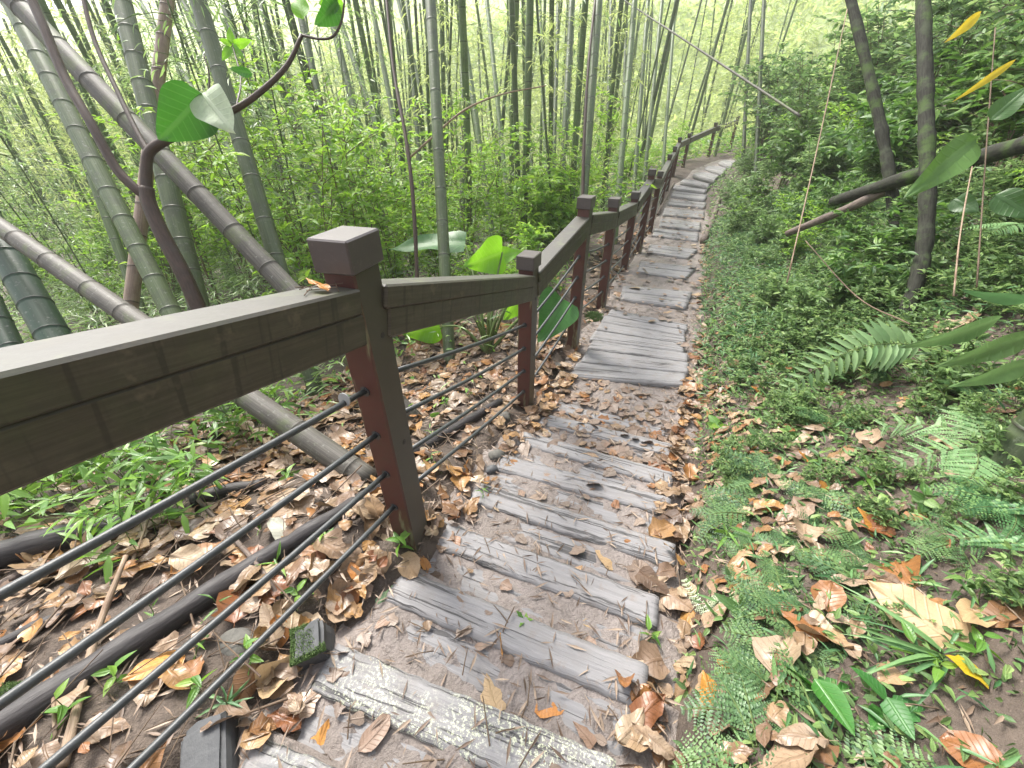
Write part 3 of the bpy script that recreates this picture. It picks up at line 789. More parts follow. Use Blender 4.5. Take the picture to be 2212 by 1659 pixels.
def rand_dirs(k, up=0.0, spread=1.0):
    a = RNG.uniform(0, 2 * math.pi, k); z = RNG.normal(up, spread, k)
    return norm(np.column_stack((np.cos(a), np.sin(a), z)))

def put(mb, tpl, O, Dv, size, rnd=None, mat=0, upn=None, wide=1.0):
    k = len(O)
    if k == 0: return
    Dv = norm(Dv); up = np.tile((0, 0, 1.0), (k, 1)) if upn is None else upn
    up = up + RNG.normal(0, 0.45, (k, 3))
    Xv = norm(np.cross(Dv, up)); Zv = np.cross(Xv, Dv)
    s = np.broadcast_to(np.asarray(size, float), (k,))[:, None]
    mb.inst(tpl, O, Xv * s * wide, Dv * s, Zv * s, RNG.uniform(0, 1, k) if rnd is None else rnd, mat)

# ------------------------------------------------------------------ bamboo
def culm_mesh(name, base, top, r0, r1, seg=14, inter=0.30, mat='bamboo_near', extra=None, bow=0.0, white=True):
    base, top = np.asarray(base, float), np.asarray(top, float)
    L = np.linalg.norm(top - base); ax = (top - base) / L
    pts = []; rad = []; nd = []
    s = random.uniform(0.02, inter * 0.6); nodes = []
    while s < L:
        nodes.append(s); s += inter * random.uniform(0.85, 1.15)
    marks = {0.0: 1.0, L: 1.0}
    for n_ in nodes:
        for off, v in ((-0.055, 0.45), (-0.03, 0.2), (-0.009, 0.09), (-0.005, 0.0), (0.0, 0.0), (0.004, 0.04), (0.007, 0.5), (0.02, 1.0)):
            if 0 < n_ + off < L: marks[n_ + off] = v
    side = norm(np.cross(ax, (0.3, 1, 0.2)))
    for sv in sorted(marks):
        v = marks[sv]; u = sv / L
        r = r0 + (r1 - r0) * u
        if v in (0.0,): r *= 1.055
        if v == 0.06: r *= 1.03
        pts.append(base + ax * sv + side * bow * 4 * u * (1 - u)); rad.append(r); nd.append(v)
    mb = MB(); tube(mb, np.array(pts), rad, seg)
    mb.A[-1] = np.repeat(np.array(nd), seg)
    return mb.mesh(name, M[mat])

def culm_thing(name, label, base, top, r0, r1, mat, inter=0.3, cat='bamboo', group=None, seg=14, bow=0.0, sub='stalk'):
    base = np.asarray(base, float)
    o = obj(name, culm_mesh(name, (0, 0, 0), np.asarray(top) - base, r0, r1, seg, inter, mat, bow=bow), loc=base)
    return tag(o, label, cat, group)

def extend(p, q, zlow=None, over=1.0):
    """line through p (low) and q (high): start at the ground, go on above the frame"""
    p, q = np.asarray(p, float), np.asarray(q, float); d = q - p
    if zlow is None:
        for k in np.arange(0, 3, 0.02):
            b = p - d * k
            if b[2] < height(b[0], b[1])[0] - 0.03: break
    else: b = p
    return b, q + d * over

rad_at = lambda wpx, depth: wpx * depth / FPX / 2
NEAR = [  # low pixel, depth, high pixel, depth, width px low, high, material, label
    ((370, 675), 2.95, (20, 0), 3.3, 37, 33, 'bamboo_near', 'leaning grey green bamboo culm at far left with dark ringed nodes', 1.4, 0.27),
    ((430, 665), 3.3, (262, 0), 3.6, 40, 38, 'bamboo_near', 'thick green bamboo culm crossed by the fallen grey pole behind the railing', 1.4, 0.30),
    ((690, 868), 3.05, (428, 0), 3.1, 33, 36, 'bamboo_near', 'pale grey bamboo culm left of the nearest post with whitish nodes', 1.4, 0.33),
    ((972, 790), 3.66, (930, 0), 3.9, 25, 22, 'bamboo_near', 'straight dark green bamboo culm standing alone between the first two posts', 1.4, 0.34),
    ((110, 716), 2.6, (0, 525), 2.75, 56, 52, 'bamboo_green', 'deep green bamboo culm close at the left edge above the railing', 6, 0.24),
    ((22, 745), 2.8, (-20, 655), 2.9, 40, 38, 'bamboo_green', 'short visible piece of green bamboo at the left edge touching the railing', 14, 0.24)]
for lo, dl, hi, dh_, wl, wh, mt, lb, ov, it in NEAR:
    b, t = extend(at_d(*lo, dl), at_d(*hi, dh_), None, ov)
    culm_thing('bamboo_culm', lb, b, t, rad_at(wl, dl) * 1.03, rad_at(wh, dh_) * 0.9, mt, it, bow=0.0)
# dead and fallen poles
bA = ray_ground(890, 905); tA = at_d(40, 10, 3.0); dA = tA - bA
culm_thing('fallen_pole', 'thick grey dead bamboo pole leaning diagonally across the green culms', bA - dA * 0.02, tA + dA * 0.7, 0.070, 0.072, 'bamboo_dead', 0.42, 'dead pole')
bB = ray_ground(770, 1020, 0.02); tB = at_d(0, 490, 2.55); dB = tB - bB
culm_thing('fallen_pole', 'brown grey dead bamboo pole lying low behind the railing, its foot in the leaf litter', bB - dB * 0.03, tB + dB * 0.5, 0.062, 0.05, 'bamboo_dead', 0.36, 'dead pole')
b, t = extend(at_d(280, 680, 3.7), at_d(362, 0, 4.0), None, 1.2)
culm_thing('dead_culm', 'upright pinkish brown dead bamboo crossing behind the forked shrub', b, t, 0.058, 0.052, 'bamboo_brown', 0.33, 'dead pole')
nA, nB = at_d(1700, 232, 5.6), at_d(1385, 25, 8.4)
culm_thing('fallen_pole', 'thin pale dead pole slanting down over the far path', nA + (nA - nB) * 0.06, nB + (nB - nA) * 0.4, 0.017, 0.013, 'bamboo_dead', 0.4, 'dead pole')
# right bank trunks
def trunk(label, L, rad):
    P = [at_d(*q) for q in L]
    g, _ = extend(P[0], P[1], None, 0)
    top = P[-1] + (P[-1] - P[-2]) * 1.2
    Q = catmull([g] + P + [top], 12); c = Q[0].copy(); Rr = rad * np.linspace(1.12, 0.9, len(Q)) * (1 + RNG.normal(0, 0.05, len(Q)) + 0.05 * np.sin(np.arange(len(Q)) * 0.9))
    mb = MB(); tube(mb, Q - c, Rr, 14)
    return tag(obj('tree_trunk', mb.mesh('tree_trunk', M['dark_trunk']), loc=c), label, 'trunk')
d1_, d2_ = project(ray_ground(1950, 708))[2], project(ray_ground(1950, 560))[2]
trunk('dark mossy upright trunk on the bank at right', [(1950, 700, d1_), (1990, 570, d1_), (2003, 440, d1_ * 1.01), (2000, 220, d1_ * 1.04), (1994, 0, d1_ * 1.08)], 0.0165 * d1_)
trunk('slanting mossy trunk among the bank leaves left of the dark trunk', [(1938, 500, d2_), (1915, 340, d2_ * 1.02), (1890, 215, d2_ * 1.04), (1838, 0, d2_ * 1.08)], 0.0125 * d2_)
b = ray_ground(2195, 1010)
culm_thing('bamboo_culm', 'thick mossy bamboo base cut by the right edge of the photo', b - np.array((0, 0, 0.1)), b + np.array((0.25, 0.18, 2.2)), 0.085, 0.06, 'bamboo_mossy', 0.16)
for (pb, pt, w, lb, mt) in (((1606, 372), (1622, 0), 7, 'thin dark pole beside the far end of the path', 'bamboo_mossy'), ((1634, 392), (1648, 60), 8, 'short dark stem right of the thin pole at the far path', 'bamboo_mossy')):
    b = ray_ground(*pb); dep = project(b)[2]; t = at_d(*pt, dep * 1.02)
    culm_thing('dark_stem', lb, b - np.array((0, 0, 0.1)), t + (t - b) * 0.3, rad_at(w, dep) * 1.1, rad_at(w, dep), mt, 0.3, 'bamboo', seg=10)

# foliage of bamboo: branchlets with drooping narrow leaves
def bamboo_foliage(seed, h, n_br, leaf=0.11, spread=0.55, mat='bamboo_leaf', zmin=0.15, per=7):
    rg = np.random.default_rng(seed)
    mb = MB(); O = []; Dd = []
    for i in range(n_br):
        z = h * (zmin + (1 - zmin) * rg.random()); a = rg.uniform(0, 2 * math.pi); L = spread * rg.uniform(0.4, 1.2)
        d = np.array((math.cos(a), math.sin(a), rg.uniform(0.1, 0.8)))
        p0 = np.array((0, 0, z)); pts = [p0 + d * L * u - np.array((0, 0, 0.35 * L * u * u)) for u in np.linspace(0, 1, 4)]
        tube(mb, pts, [0.0035, 0.0015], 3, 1, 0.5, cap=False)
        for u in rg.uniform(0.25, 1.05, per):
            O.append(p0 + d * L * u - np.array((0, 0, 0.35 * L * u * u)) + rg.normal(0, 0.03, 3))
            a2 = a + rg.normal(0, 0.9); Dd.append((math.cos(a2), math.sin(a2), rg.normal(-0.35, 0.45)))
    O = np.array(O); Dd = np.array(Dd)
    h_ = len(O) // 2
    put(mb, T_BAMB, O[:h_], Dd[:h_], rg.uniform(0.7, 1.3, h_) * leaf, wide=1.15); put(mb, T_BAMB2, O[h_:], Dd[h_:], rg.uniform(0.7, 1.4, len(O) - h_) * leaf, wide=1.15)
    return mb.mesh('foliage', [M[mat], M['green_stem']])

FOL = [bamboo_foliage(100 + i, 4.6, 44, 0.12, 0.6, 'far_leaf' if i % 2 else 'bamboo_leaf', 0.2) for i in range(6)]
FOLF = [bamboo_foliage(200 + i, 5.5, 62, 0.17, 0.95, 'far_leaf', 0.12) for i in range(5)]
CUL = [culm_mesh('stalk', (0, 0, -0.3), (random.uniform(-.2, .2), random.uniform(-.2, .2), 6.5), 0.055, 0.042, 9, 0.3, 'bamboo_far', bow=random.uniform(-0.12, 0.12)) for i in range(6)]
CULT = [culm_mesh('stalk', (0, 0, -0.3), (random.uniform(-.3, .3), random.uniform(-.3, .3), 5.5), 0.028, 0.02, 7, 0.26, 'bamboo_far', bow=random.uniform(-0.2, 0.2)) for i in range(4)]

def grove_culm(x, y, label, group, sc=1.0, leanx=0.0, leany=0.0, thin=False, fol=None, rz=None):
    z = height(x, y)[0]
    t = thing('grove_bamboo', label, 'bamboo', (x, y, z), group)
    t.rotation_euler = (leany, leanx, random.uniform(0, 6.28) if rz is None else rz)
    s = obj('stalk', random.choice(CULT if thin else CUL), t); s.scale = (sc, sc, 1)
    if fol: 
        f = obj('foliage', random.choice(fol), t); f.rotation_euler = (0, 0, random.uniform(0, 6.28))
    return t

# individually placed middle-distance culms: bottom pixel, top pixel x at y=0, width
MID = [((1256, 470), 1292, 18), ((1334, 440), 1371, 13), ((815, 430), 705, 15), ((745, 470), 640, 15), ((715, 520), 560, 14), ((1040, 350), 990, 13), ((1000, 345), 1002, 12),
       ((1120, 410), 1108, 9), ((1150, 400), 1132, 8), ((1215, 380), 1235, 14), ((1195, 360), 1205, 9), ((1310, 380), 1320, 9), ((1180, 370), 1165, 9), ((880, 420), 800, 11), ((650, 480), 480, 14), ((600, 470), 395, 16), ((560, 430), 300, 12),
       ((250, 520), 60, 18), ((470, 500), 350, 12), ((840, 350), 720, 12), ((910, 390), 880, 10), ((1375, 330), 1400, 9), ((1400, 300), 1430, 8), ((1440, 260), 1460, 7), ((1345, 330), 1352, 8), ((1085, 330), 1050, 10), ((960, 400), 860, 9)]
MIDN = 0
for (bx, by), tx, w in MID:
    dep = np.clip(0.105 * FPX / w, 3.6, 11)
    b0 = at_d(bx, by, dep); t0 = at_d(tx, 0, dep * 1.05)
    b, t = extend(b0, t0, None, 1.2)
    th = thing('grove_bamboo', 'middle distance green bamboo culm seen beyond the railing', 'bamboo', tuple(b), 'culms of the middle grove')
    r = rad_at(w, dep)
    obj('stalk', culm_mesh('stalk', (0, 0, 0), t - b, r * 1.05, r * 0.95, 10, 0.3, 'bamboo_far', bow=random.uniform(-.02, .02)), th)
# far grove
pts = []
tries = 0
while len(pts) < 205 and tries < 20000:
    tries += 1
    d = random.uniform(6.5, 27); px = random.uniform(-60, 1600)
    du = (px - 1106) / FPX
    x = du * d * 0.9; y = d
    s, t = path_st(x, y)
    if t[0] > -1.6 and not (y > 17): continue
    if y > 17 and -1.2 < t[0] < 3: continue
    if any((x - a) ** 2 + (y - b) ** 2 < 0.45 ** 2 for a, b in pts): continue
    pts.append((x, y))
for i, (x, y) in enumerate(pts):
    d = math.hypot(x, y)
    lab = 'slender pale bamboo culm with leafy branches in the dense far grove'
    grove_culm(x, y, lab, 'culms of the far grove', random.uniform(0.7, 1.1), random.gauss(0, 0.05), random.gauss(0, 0.05), thin=random.random() < 0.25, fol=(FOLF if random.random() < 0.6 else None) if d > 12 else (FOL if random.random() < 0.6 else None))
# young leafy bamboo close behind the railing on the left
YB = []
tries = 0
while len(YB) < 56 and tries < 9000:
    tries += 1
    d = random.uniform(4.4, 9.0); px = random.uniform(-900, 800)
    x = (px - 1106) / FPX * d * 0.95; y = d
    if path_st(x, y)[1][0] > -1.9: continue
    if any((x - a) ** 2 + (y - b) ** 2 < 0.4 ** 2 for a, b in YB): continue
    YB.append((x, y))
YF = [bamboo_foliage(300 + i, 3.6, 70, 0.095, 0.5, 'bamboo_leaf', 0.05, 9) for i in range(5)]
YS = [culm_mesh('stalk', (0, 0, -0.2), (random.uniform(-.3, .3), random.uniform(-.3, .3), 3.6), 0.010, 0.005, 6, 0.22, 'bamboo_far', bow=random.uniform(-0.15, 0.15)) for i in range(4)]
for x, y in YB:
    t = thing('young_bamboo', 'thin young bamboo thick with fine narrow leaves behind the big culms', 'bamboo', (x, y, height(x, y)[0]), 'young leafy bamboo on the left slope')
    t.rotation_euler = (random.gauss(0, .1), random.gauss(0, .1), random.uniform(0, 6.28))
    obj('stalk', random.choice(YS), t); obj('foliage', random.choice(YF), t)

# ------------------------------------------------------------------ shrubs
def shrub_meshes(seed, h, nst, tpl, leaf, mat, stem='green_stem', per=26, spread=0.5, sub=4, wide=1.0, r=0.006):
    rg = np.random.default_rng(seed); rs = random.Random(seed)
    sm, lm = MB(), MB(); O = []; Dd = []
    for i in range(nst):
        a = rg.uniform(0, 2 * math.pi); out = spread * rg.uniform(0.3, 1.0); H = h * rg.uniform(0.6, 1.0)
        P = catmull([(0.03 * math.cos(a), 0.03 * math.sin(a), -0.05), (out * .3 * math.cos(a) + rg.normal(0, .04), out * .3 * math.sin(a) + rg.normal(0, .04), H * .5), (out * math.cos(a), out * math.sin(a), H)], 5)
        tube(sm, P, [r, r * 0.4], 5, 0, 0.5, cap=False)
        brs = [P]
        for k in range(sub):
            i0 = rg.integers(3, len(P) - 1); a2 = rg.uniform(0, 2 * math.pi); L = h * rg.uniform(0.15, 0.38)
            Q = P[i0] + np.array([(math.cos(a2) * L * u, math.sin(a2) * L * u, L * (0.5 * u - 0.25 * u * u)) for u in np.linspace(0, 1, 4)])
            tube(sm, Q, [r * 0.5, r * 0.25], 4, 0, 0.5, cap=False); brs.append(Q)
        for B in brs:
            m = per if B is P else int(per * 0.7)
            us = rg.uniform(0.35 if B is P else 0.1, 1.0, m)
            for u in us:
                f = u * (len(B) - 1); j = min(int(f), len(B) - 2); pt = B[j] + (B[j + 1] - B[j]) * (f - j)
                td = norm(B[j + 1] - B[j]); a3 = rg.uniform(0, 2 * math.pi)
                O.append(pt); Dd.append(np.array((math.cos(a3), math.sin(a3), rg.normal(0.0, 0.35))) + td * 0.5)
    O, Dd = np.array(O), np.array(Dd)
    put(lm, tpl, O, Dd, rg.uniform(0.6, 1.25, len(O)) * leaf, wide=wide)
    return sm.mesh('stem', M[stem]), lm.mesh('foliage', M[mat])

def place_shrub(meshes, name, label, cat, x, y, group, sc=1.0, tilt=0.12, dz=0.0):
    t = thing(name, label, cat, (x, y, height(x, y)[0] + dz), group)
    t.rotation_euler = (random.gauss(0, tilt), random.gauss(0, tilt), random.uniform(0, 6.28)); t.scale = (sc, sc, sc * random.uniform(0.85, 1.15))
    s, f = meshes
    obj('stem', s, t); obj('foliage', f, t)
    return t

SH_L = [shrub_meshes(400 + i, 1.3, 7, T_BROAD, 0.085, 'bright_leaf', 'twig', 26, 0.6, 5) for i in range(3)]
SH_M = [shrub_meshes(410 + i, 1.0, 8, T_BROAD2, 0.12, 'bright_leaf', 'green_stem', 22, 0.55, 4, wide=1.1) for i in range(3)]
SH_D = [shrub_meshes(420 + i, 1.3, 8, T_BROAD, 0.115, 'dark_leaf' if i == 2 else 'bank_leaf', 'twig', 24, 0.65, 5) for i in range(3)]
SH_DL = [shrub_meshes(430 + i, 1.4, 9, T_BROAD2, 0.17, 'dark_leaf' if i else 'bank_leaf', 'green_stem', 20, 0.7, 4) for i in range(3)]
SH_DG = [shrub_meshes(440 + i, 1.2, 9, T_BAMB, 0.17, 'bank_leaf', 'green_stem', 24, 0.6, 4, wide=1.6) for i in range(2)]
SH_BT = [shrub_meshes(470 + i, 2.4, 7, T_BROAD, 0.12, 'bank_leaf', 'twig', 34, 0.9, 9, r=0.009) for i in range(3)]
SH_LOW = [shrub_meshes(450 + i, 0.38, 7, T_BROAD, 0.05, 'bank_leaf', 'green_stem', 16, 0.28, 3, r=0.003) for i in range(3)]
SH_TALL = [shrub_meshes(460 + i, 2.6, 5, T_BROAD, 0.085, 'bright_leaf', 'twig', 34, 0.8, 10, r=0.007) for i in range(3)]

# undergrowth beyond the railing
Lp = []
for px, py, sc, kind in [(700, 480, 1.0, 0), (760, 380, 1.3, 0), (640, 400, 1.1, 0), (830, 470, 1.0, 1), (900, 500, 0.9, 1), (1040, 460, 1.0, 1), (1100, 440, 0.9, 0), (1160, 450, 0.9, 1), (1000, 480, 0.8, 1), (1210, 470, 0.8, 0), (1080, 500, 0.7, 1),
                         (560, 470, 1.2, 0), (880, 430, 1.2, 1), (960, 560, 0.7, 1), (1180, 520, 0.7, 1), (1280, 400, 0.9, 0), (1330, 390, 0.8, 0), (1240, 390, 1.0, 1), (1380, 370, 0.7, 0), (1120, 380, 1.2, 1), (1000, 390, 1.2, 0), (870, 370, 1.3, 0), (740, 320, 1.3, 1), (610, 330, 1.3, 0), (1180, 340, 1.2, 0), (1300, 330, 1.1, 1),
                         (620, 520, 1.1, 0), (680, 560, .9, 1), (780, 520, .9, 0), (820, 420, 1.2, 0), (930, 440, 1.1, 0), (1060, 420, 1.1, 0), (700, 430, 1.2, 0), (660, 300, 1.4, 0), (800, 300, 1.4, 1), (540, 420, 1.3, 0), (600, 560, 0.8, 1), (500, 560, 0.9, 1), (850, 600, 0.6, 1), (1010, 620, 0.5, 0), (1090, 600, 0.5, 0), (1150, 580, 0.6, 1), (230, 560, 1.0, 1), (100, 480, 1.2, 0), (330, 560, 0.9, 1)]:
    p = ray_ground(px, py + 40)
    place_shrub(random.choice((SH_L, SH_M)[kind]), 'leafy_shrub', ('bushy bright green shrub with oval leaves beyond the railing', 'bright green shrub with long drooping leaves beyond the railing')[kind], 'shrub', p[0], p[1], 'bright shrubs beyond the railing', sc * 1.25)
for px, py in [(905, 520), (690, 400), (1235, 480), (610, 430), (760, 420), (560, 520), (830, 380), (650, 520), (720, 330), (1010, 380)]:
    p = ray_ground(px, py)
    place_shrub(random.choice(SH_TALL), 'sapling', 'tall thin sapling with sparse bright leaves beyond the railing', 'sapling', p[0], p[1], 'saplings beyond the railing', 1.0)
for px, D_s, sc in [(600, 4.6, .95), (690, 4.2, .85), (760, 5.0, 1.0), (830, 4.6, .8), (560, 5.6, 1.1), (660, 6.2, 1.1), (880, 5.6, .9), (480, 6.5, 1.2), (1010, 5.8, .8), (1090, 6.4, .85), (1180, 7.0, .9), (740, 6.8, 1.1), (380, 5.6, 1.0), (270, 6.0, 1.1), (930, 7.2, 1.1)]:
    x = (px - 1106) / FPX * D_s * 0.93
    place_shrub(random.choice(SH_TALL), 'sapling', 'tall thin sapling with sparse bright leaves beyond the railing', 'sapling', x, D_s, 'saplings beyond the railing', sc)
k = 0
while k < 45:
    d = random.uniform(5, 22); px = random.uniform(0, 1500); x = (px - 1106) / FPX * d * .95; y = d
    if path_st(x, y)[1][0] > -1.3: continue
    place_shrub(random.choice(SH_M + SH_L), 'leafy_shrub', 'low light green shrub on the floor of the far grove', 'shrub', x, y, 'shrubs among the far culms', random.uniform(0.8, 1.5)); k += 1

# right bank
for q in range(330):
    s = random.uniform(0.9, 9.0) if q % 2 else random.uniform(0.9, 4.5); t = random.uniform(0.66, 2.6) if s > 2.2 else random.uniform(1.0, 3.0); cx, cy, dx, dy = path_frame(s + 3.5); x, y = cx + dy * t, cy - dx * t
    if y < 0.5: continue
    place_shrub(random.choice(SH_LOW), 'low_plant', 'small leafy plant growing low on the right bank', 'plant', x, y, 'low plants on the bank', random.uniform(0.5, 1.1) * (0.45 if s < 3.0 or t < 1.0 else 0.85))
k = 0; tries = 0
while k < 215 and tries < 16000:
    tries += 1
    s = random.uniform(1.5, 23); t = 0.8 + abs(random.gauss(0, 1.0)) * 1.9 if s > 4.0 else random.uniform(1.7, 4.5)
    if t > 6: continue
    cx, cy, dx, dy = path_frame(s + SCUM[0] + 3.5)
    x, y = cx + dy * t, cy - dx * t
    if y < 1.0 or (y < 2.6 and t < 1.9): continue
    kind = random.random()
    sc = random.uniform(0.55, 1.0) * (0.5 if t < 1.5 else 1.0)
    qx, qy, qd = project(np.array((x, y, height(x, y)[0])))
    if qx > 1640 and qy > 400 and qd < 4.6: sc = min(sc, 0.42)
    g = 'leafy plants on the right bank'
    if kind < 0.24: place_shrub(random.choice(SH_D), 'bank_shrub', 'green oval leaved shrub crowded on the right bank', 'shrub', x, y, g, sc)
    elif kind < 0.45: place_shrub(random.choice(SH_DL), 'bank_shrub', 'glossy long leaved plant crowded on the right bank', 'shrub', x, y, g, sc)
    elif kind < 0.74: place_shrub(random.choice(SH_DG), 'bank_shrub', 'light green narrow leaved plant crowded on the right bank', 'shrub', x, y, g, sc)
    else: place_shrub(random.choice(SH_L), 'bank_shrub', 'bright oval leaved shrub crowded on the right bank', 'shrub', x, y, g, sc)
    k += 1
for px, py in [(1700, 300), (1760, 330), (1660, 330), (1840, 300), (1950, 330), (2080, 350), (2180, 400)]:
    p = ray_ground(px, py)
    place_shrub(random.choice(SH_BT), 'bank_tree', 'tall leafy bush reaching out from the upper right bank', 'bush', p[0], p[1], 'tall bushes on the right bank', random.uniform(0.8, 1.1))

for s_, t_, sc in [(9.4, 1.6, 0.9), (13.0, 1.6, 1.2)]:
    cx, cy, dx, dy = path_frame(s_ + sn[0][0]); place_shrub(random.choice(SH_BT), 'bank_tree', 'tall leafy bush leaning out over the far path from the bank', 'bush', cx + dy * t_, cy - dx * t_, 'bushes leaning over the path', sc)
# ------------------------------------------------------------------ ferns
def frond_mesh(seed, L, npair, plen, mat, arch=0.5, bip=True, pin_w=0.16, droop=0.3, nsub=7, rach='green_stem', subl=0.26):
    rg = np.random.default_rng(seed)
    mb = MB()
    P = np.array([(0, L * u * (1 - 0.12 * arch * u), L * arch * (u * 0.9 - u * u * (0.6 + droop))) for u in np.linspace(0, 1, 14)])
    P[:, 0] += 0.05 * L * np.sin(np.linspace(0, 2.2, 14) + rg.uniform(0, 3))
    tube(mb, P, [0.0028, 0.001], 4, 1, 0.5, cap=False)
    O, Dd, Sz = [], [], []
    for i in range(npair):
        u = 0.16 + 0.84 * i / (npair - 1); f = u * 13; j = min(int(f), 12); pt = P[j] + (P[j + 1] - P[j]) * (f - j); td = norm(P[j + 1] - P[j])
        pl = plen * (math.sin(math.pi * (0.12 + 0.86 * (i / (npair - 1)) ** 0.75)) ** 0.7) * rg.uniform(0.9, 1.05)
        for sgn in (-1, 1):
            sd = norm(np.cross(td, (0, 0, 1))) * sgn
            d = norm(sd * 0.9 + td * 0.42 + np.array((0, 0, -0.12 + rg.normal(0, .06))))
            if not bip:
                O.append(pt); Dd.append(d); Sz.append(pl)
            else:
                for k in range(nsub):
                    v = (k + 0.5) / nsub; q = pt + d * pl * v - np.array((0, 0, 0.10 * pl * v * v))
                    sl = pl * subl * (1 - v) ** 0.6 + 0.003
                    for s2 in (-1, 1):
                        pd = norm(np.cross(d, (0, 0, 1))) * s2
                        O.append(q); Dd.append(pd * 0.85 + d * 0.55); Sz.append(sl)
    O, Dd, Sz = map(np.array, (O, Dd, Sz)); k = len(O)
    up = np.tile((0, 0, 1.0), (k, 1)) + rg.normal(0, 0.12, (k, 3))
    Dd = norm(Dd); Xv = norm(np.cross(Dd, up)); Zv = np.cross(Xv, Dd)
    tpl = leaf_tpl(0.30, elli, 2, 0.1, 0.1) if bip else leaf_tpl(pin_w, lance, 4, 0.22, 0.15)
    mb.inst(tpl, O, Xv * Sz[:, None], Dd * Sz[:, None], Zv * Sz[:, None], rg.normal(0.5, 0.12, k).clip(0, 1), 0)
    return mb.mesh('frond', [M[mat], M[rach]])

def fern(label, x, y, fr, n, group=None, sc=1.0, dz=0.0, heads=None, tilt=(0, 0), name='fern'):
    t = thing(name, label, 'fern', (x, y, height(x, y)[0] + dz), group)
    t.rotation_euler = (tilt[0], tilt[1], 0)
    hs = heads or [random.uniform(0, 6.28) for i in range(n)]
    for h in hs:
        f = obj('frond', random.choice(fr), t); f.rotation_euler = (random.gauss(0, .12), random.gauss(0, .15), h); q = sc * random.uniform(0.85, 1.12); f.scale = (q, q, q)
    return t

FR_PALE = [frond_mesh(500 + i, 0.30, 8, 0.15, 'pale_fern', 0.35, True, nsub=13, subl=0.17) for i in range(3)]
FR_LACE = [frond_mesh(510 + i, 0.17, 9, 0.06, 'lace_fern', 0.35, True, nsub=7, subl=0.20) for i in range(4)]
FR_BIG = [frond_mesh(520 + i, 0.6, 22, 0.12, 'pale_fern', 0.45, False, 0.10) for i in range(2)]
FR_MID = [frond_mesh(530 + i, 0.34, 14, 0.085, 'fern_leaf', 0.55, True, nsub=6) for i in range(3)]

R = math.radians
# the pale fern at right and the long drooping frond
def frond_line(P, npair, plen, mat, nsub, subl, up):
    rg = RNG; mb = MB(); P = catmull(P, 5); n = len(P) - 1; up = norm(up)
    tube(mb, P, [0.0026, 0.001], 4, 1, 0.5, cap=False); O, Dd, Sz = [], [], []
    for i in range(npair):
        q_ = i / (npair - 1); f = (0.1 + 0.9 * q_) * n; j = min(int(f), n - 1); pt = P[j] + (P[j + 1] - P[j]) * (f - j); td = norm(P[j + 1] - P[j])
        pl = plen * min(1.0, 0.55 + q_ * 3) * (1 - q_) ** 0.55 * rg.uniform(0.85, 1.1) + 0.015
        for sgn in (-1, 1):
            sd = norm(np.cross(td, up)) * sgn; d = norm(sd * 0.85 + td * 0.5 + up * rg.normal(-0.05, 0.1))
            if nsub == 0: O.append(pt); Dd.append(d); Sz.append(pl)
            for k in range(nsub):
                v = (k + 0.5) / nsub; q = pt + d * pl * v - up * 0.16 * pl * v * v; sl = pl * subl * (1 - v) ** 0.6 + 0.003
                for s2 in (-1, 1):
                    O.append(q); Dd.append(norm(np.cross(d, up)) * s2 * 0.9 + d * 0.45); Sz.append(sl)
    O, Dd, Sz = map(np.array, (O, Dd, Sz)); k = len(O); U2 = up[None] + rg.normal(0, 0.1, (k, 3)); Dd = norm(Dd); Xv = norm(np.cross(Dd, U2)); Zv = np.cross(Xv, Dd)
    mb.inst(leaf_tpl(0.34, elli, 2, 0.1, 0.1) if nsub else leaf_tpl(0.11, lance, 5, 0.18, 0.2), O, Xv * Sz[:, None], Dd * Sz[:, None], Zv * Sz[:, None], rg.uniform(0.2, 0.9, k), 0)
    return mb.mesh('frond', [M[mat], M['green_stem']])
def fern_lines(name, label, lines, lift, npair, plen, mat, nsub=14, subl=0.16):
    L0 = [[ray_ground(x, y, lift) for x, y in L] for L in lines]; c = L0[0][0]
    t = thing(name, label, 'fern', tuple(c))
    for L in L0: obj('frond', frond_line([q - c for q in L], npair, plen, mat, nsub, subl, (-0.35, -0.25, 1)), t)
    return t
P_ = [at_d(2014, 752, 1.75), at_d(1935, 742, 1.72), at_d(1855, 752, 1.70), at_d(1770, 793, 1.70), at_d(1688, 845, 1.72)]
t = thing('fern', 'long light green fern frond drooping toward the path from the bank', 'fern', tuple(ray_ground(2110, 800)))
obj('frond', frond_line([q - np.array(t.location) for q in P_], 20, 0.12, 'pale_fern', 0, 0.1, (-0.35, -0.75, 0.75)), t)
P_ = [np.array(t.location), (np.array(t.location) + at_d(2014, 752, 1.75)) / 2 + np.array((0, 0, 0.1)), at_d(2014, 752, 1.75)]
mb = MB(); tube(mb, catmull(P_, 5) - np.array(t.location), 0.003, 5); obj('stalk', mb.mesh('stalk', M['green_stem']), t)
fern_lines('fern', 'pale green fern with spreading toothed fronds on the leaf strewn bank', [[(2125, 950), (2050, 925), (1960, 915), (1880, 925)], [(2120, 960), (2060, 970), (1990, 985), (1920, 1005)], [(2125, 950), (2110, 910), (2085, 880)], [(2115, 965), (2110, 1010), (2085, 1045)]], 0.10, 7, 0.12, 'pale_fern')
fern_lines('fern', 'light fern low at the right edge beside the large dry leaves', [[(2230, 1190), (2150, 1160), (2060, 1165)], [(2230, 1110), (2160, 1085), (2090, 1080)]], 0.08, 8, 0.09, 'fern_leaf')
fern_lines('fern', 'small whitish fern tip beside the right end of the steps', [[(1535, 1330), (1505, 1295), (1480, 1255)], [(1535, 1330), (1545, 1310), (1555, 1295)]], 0.04, 9, 0.022, 'white_fern', 5, 0.2)
p = ray_ground(2190, 1110)
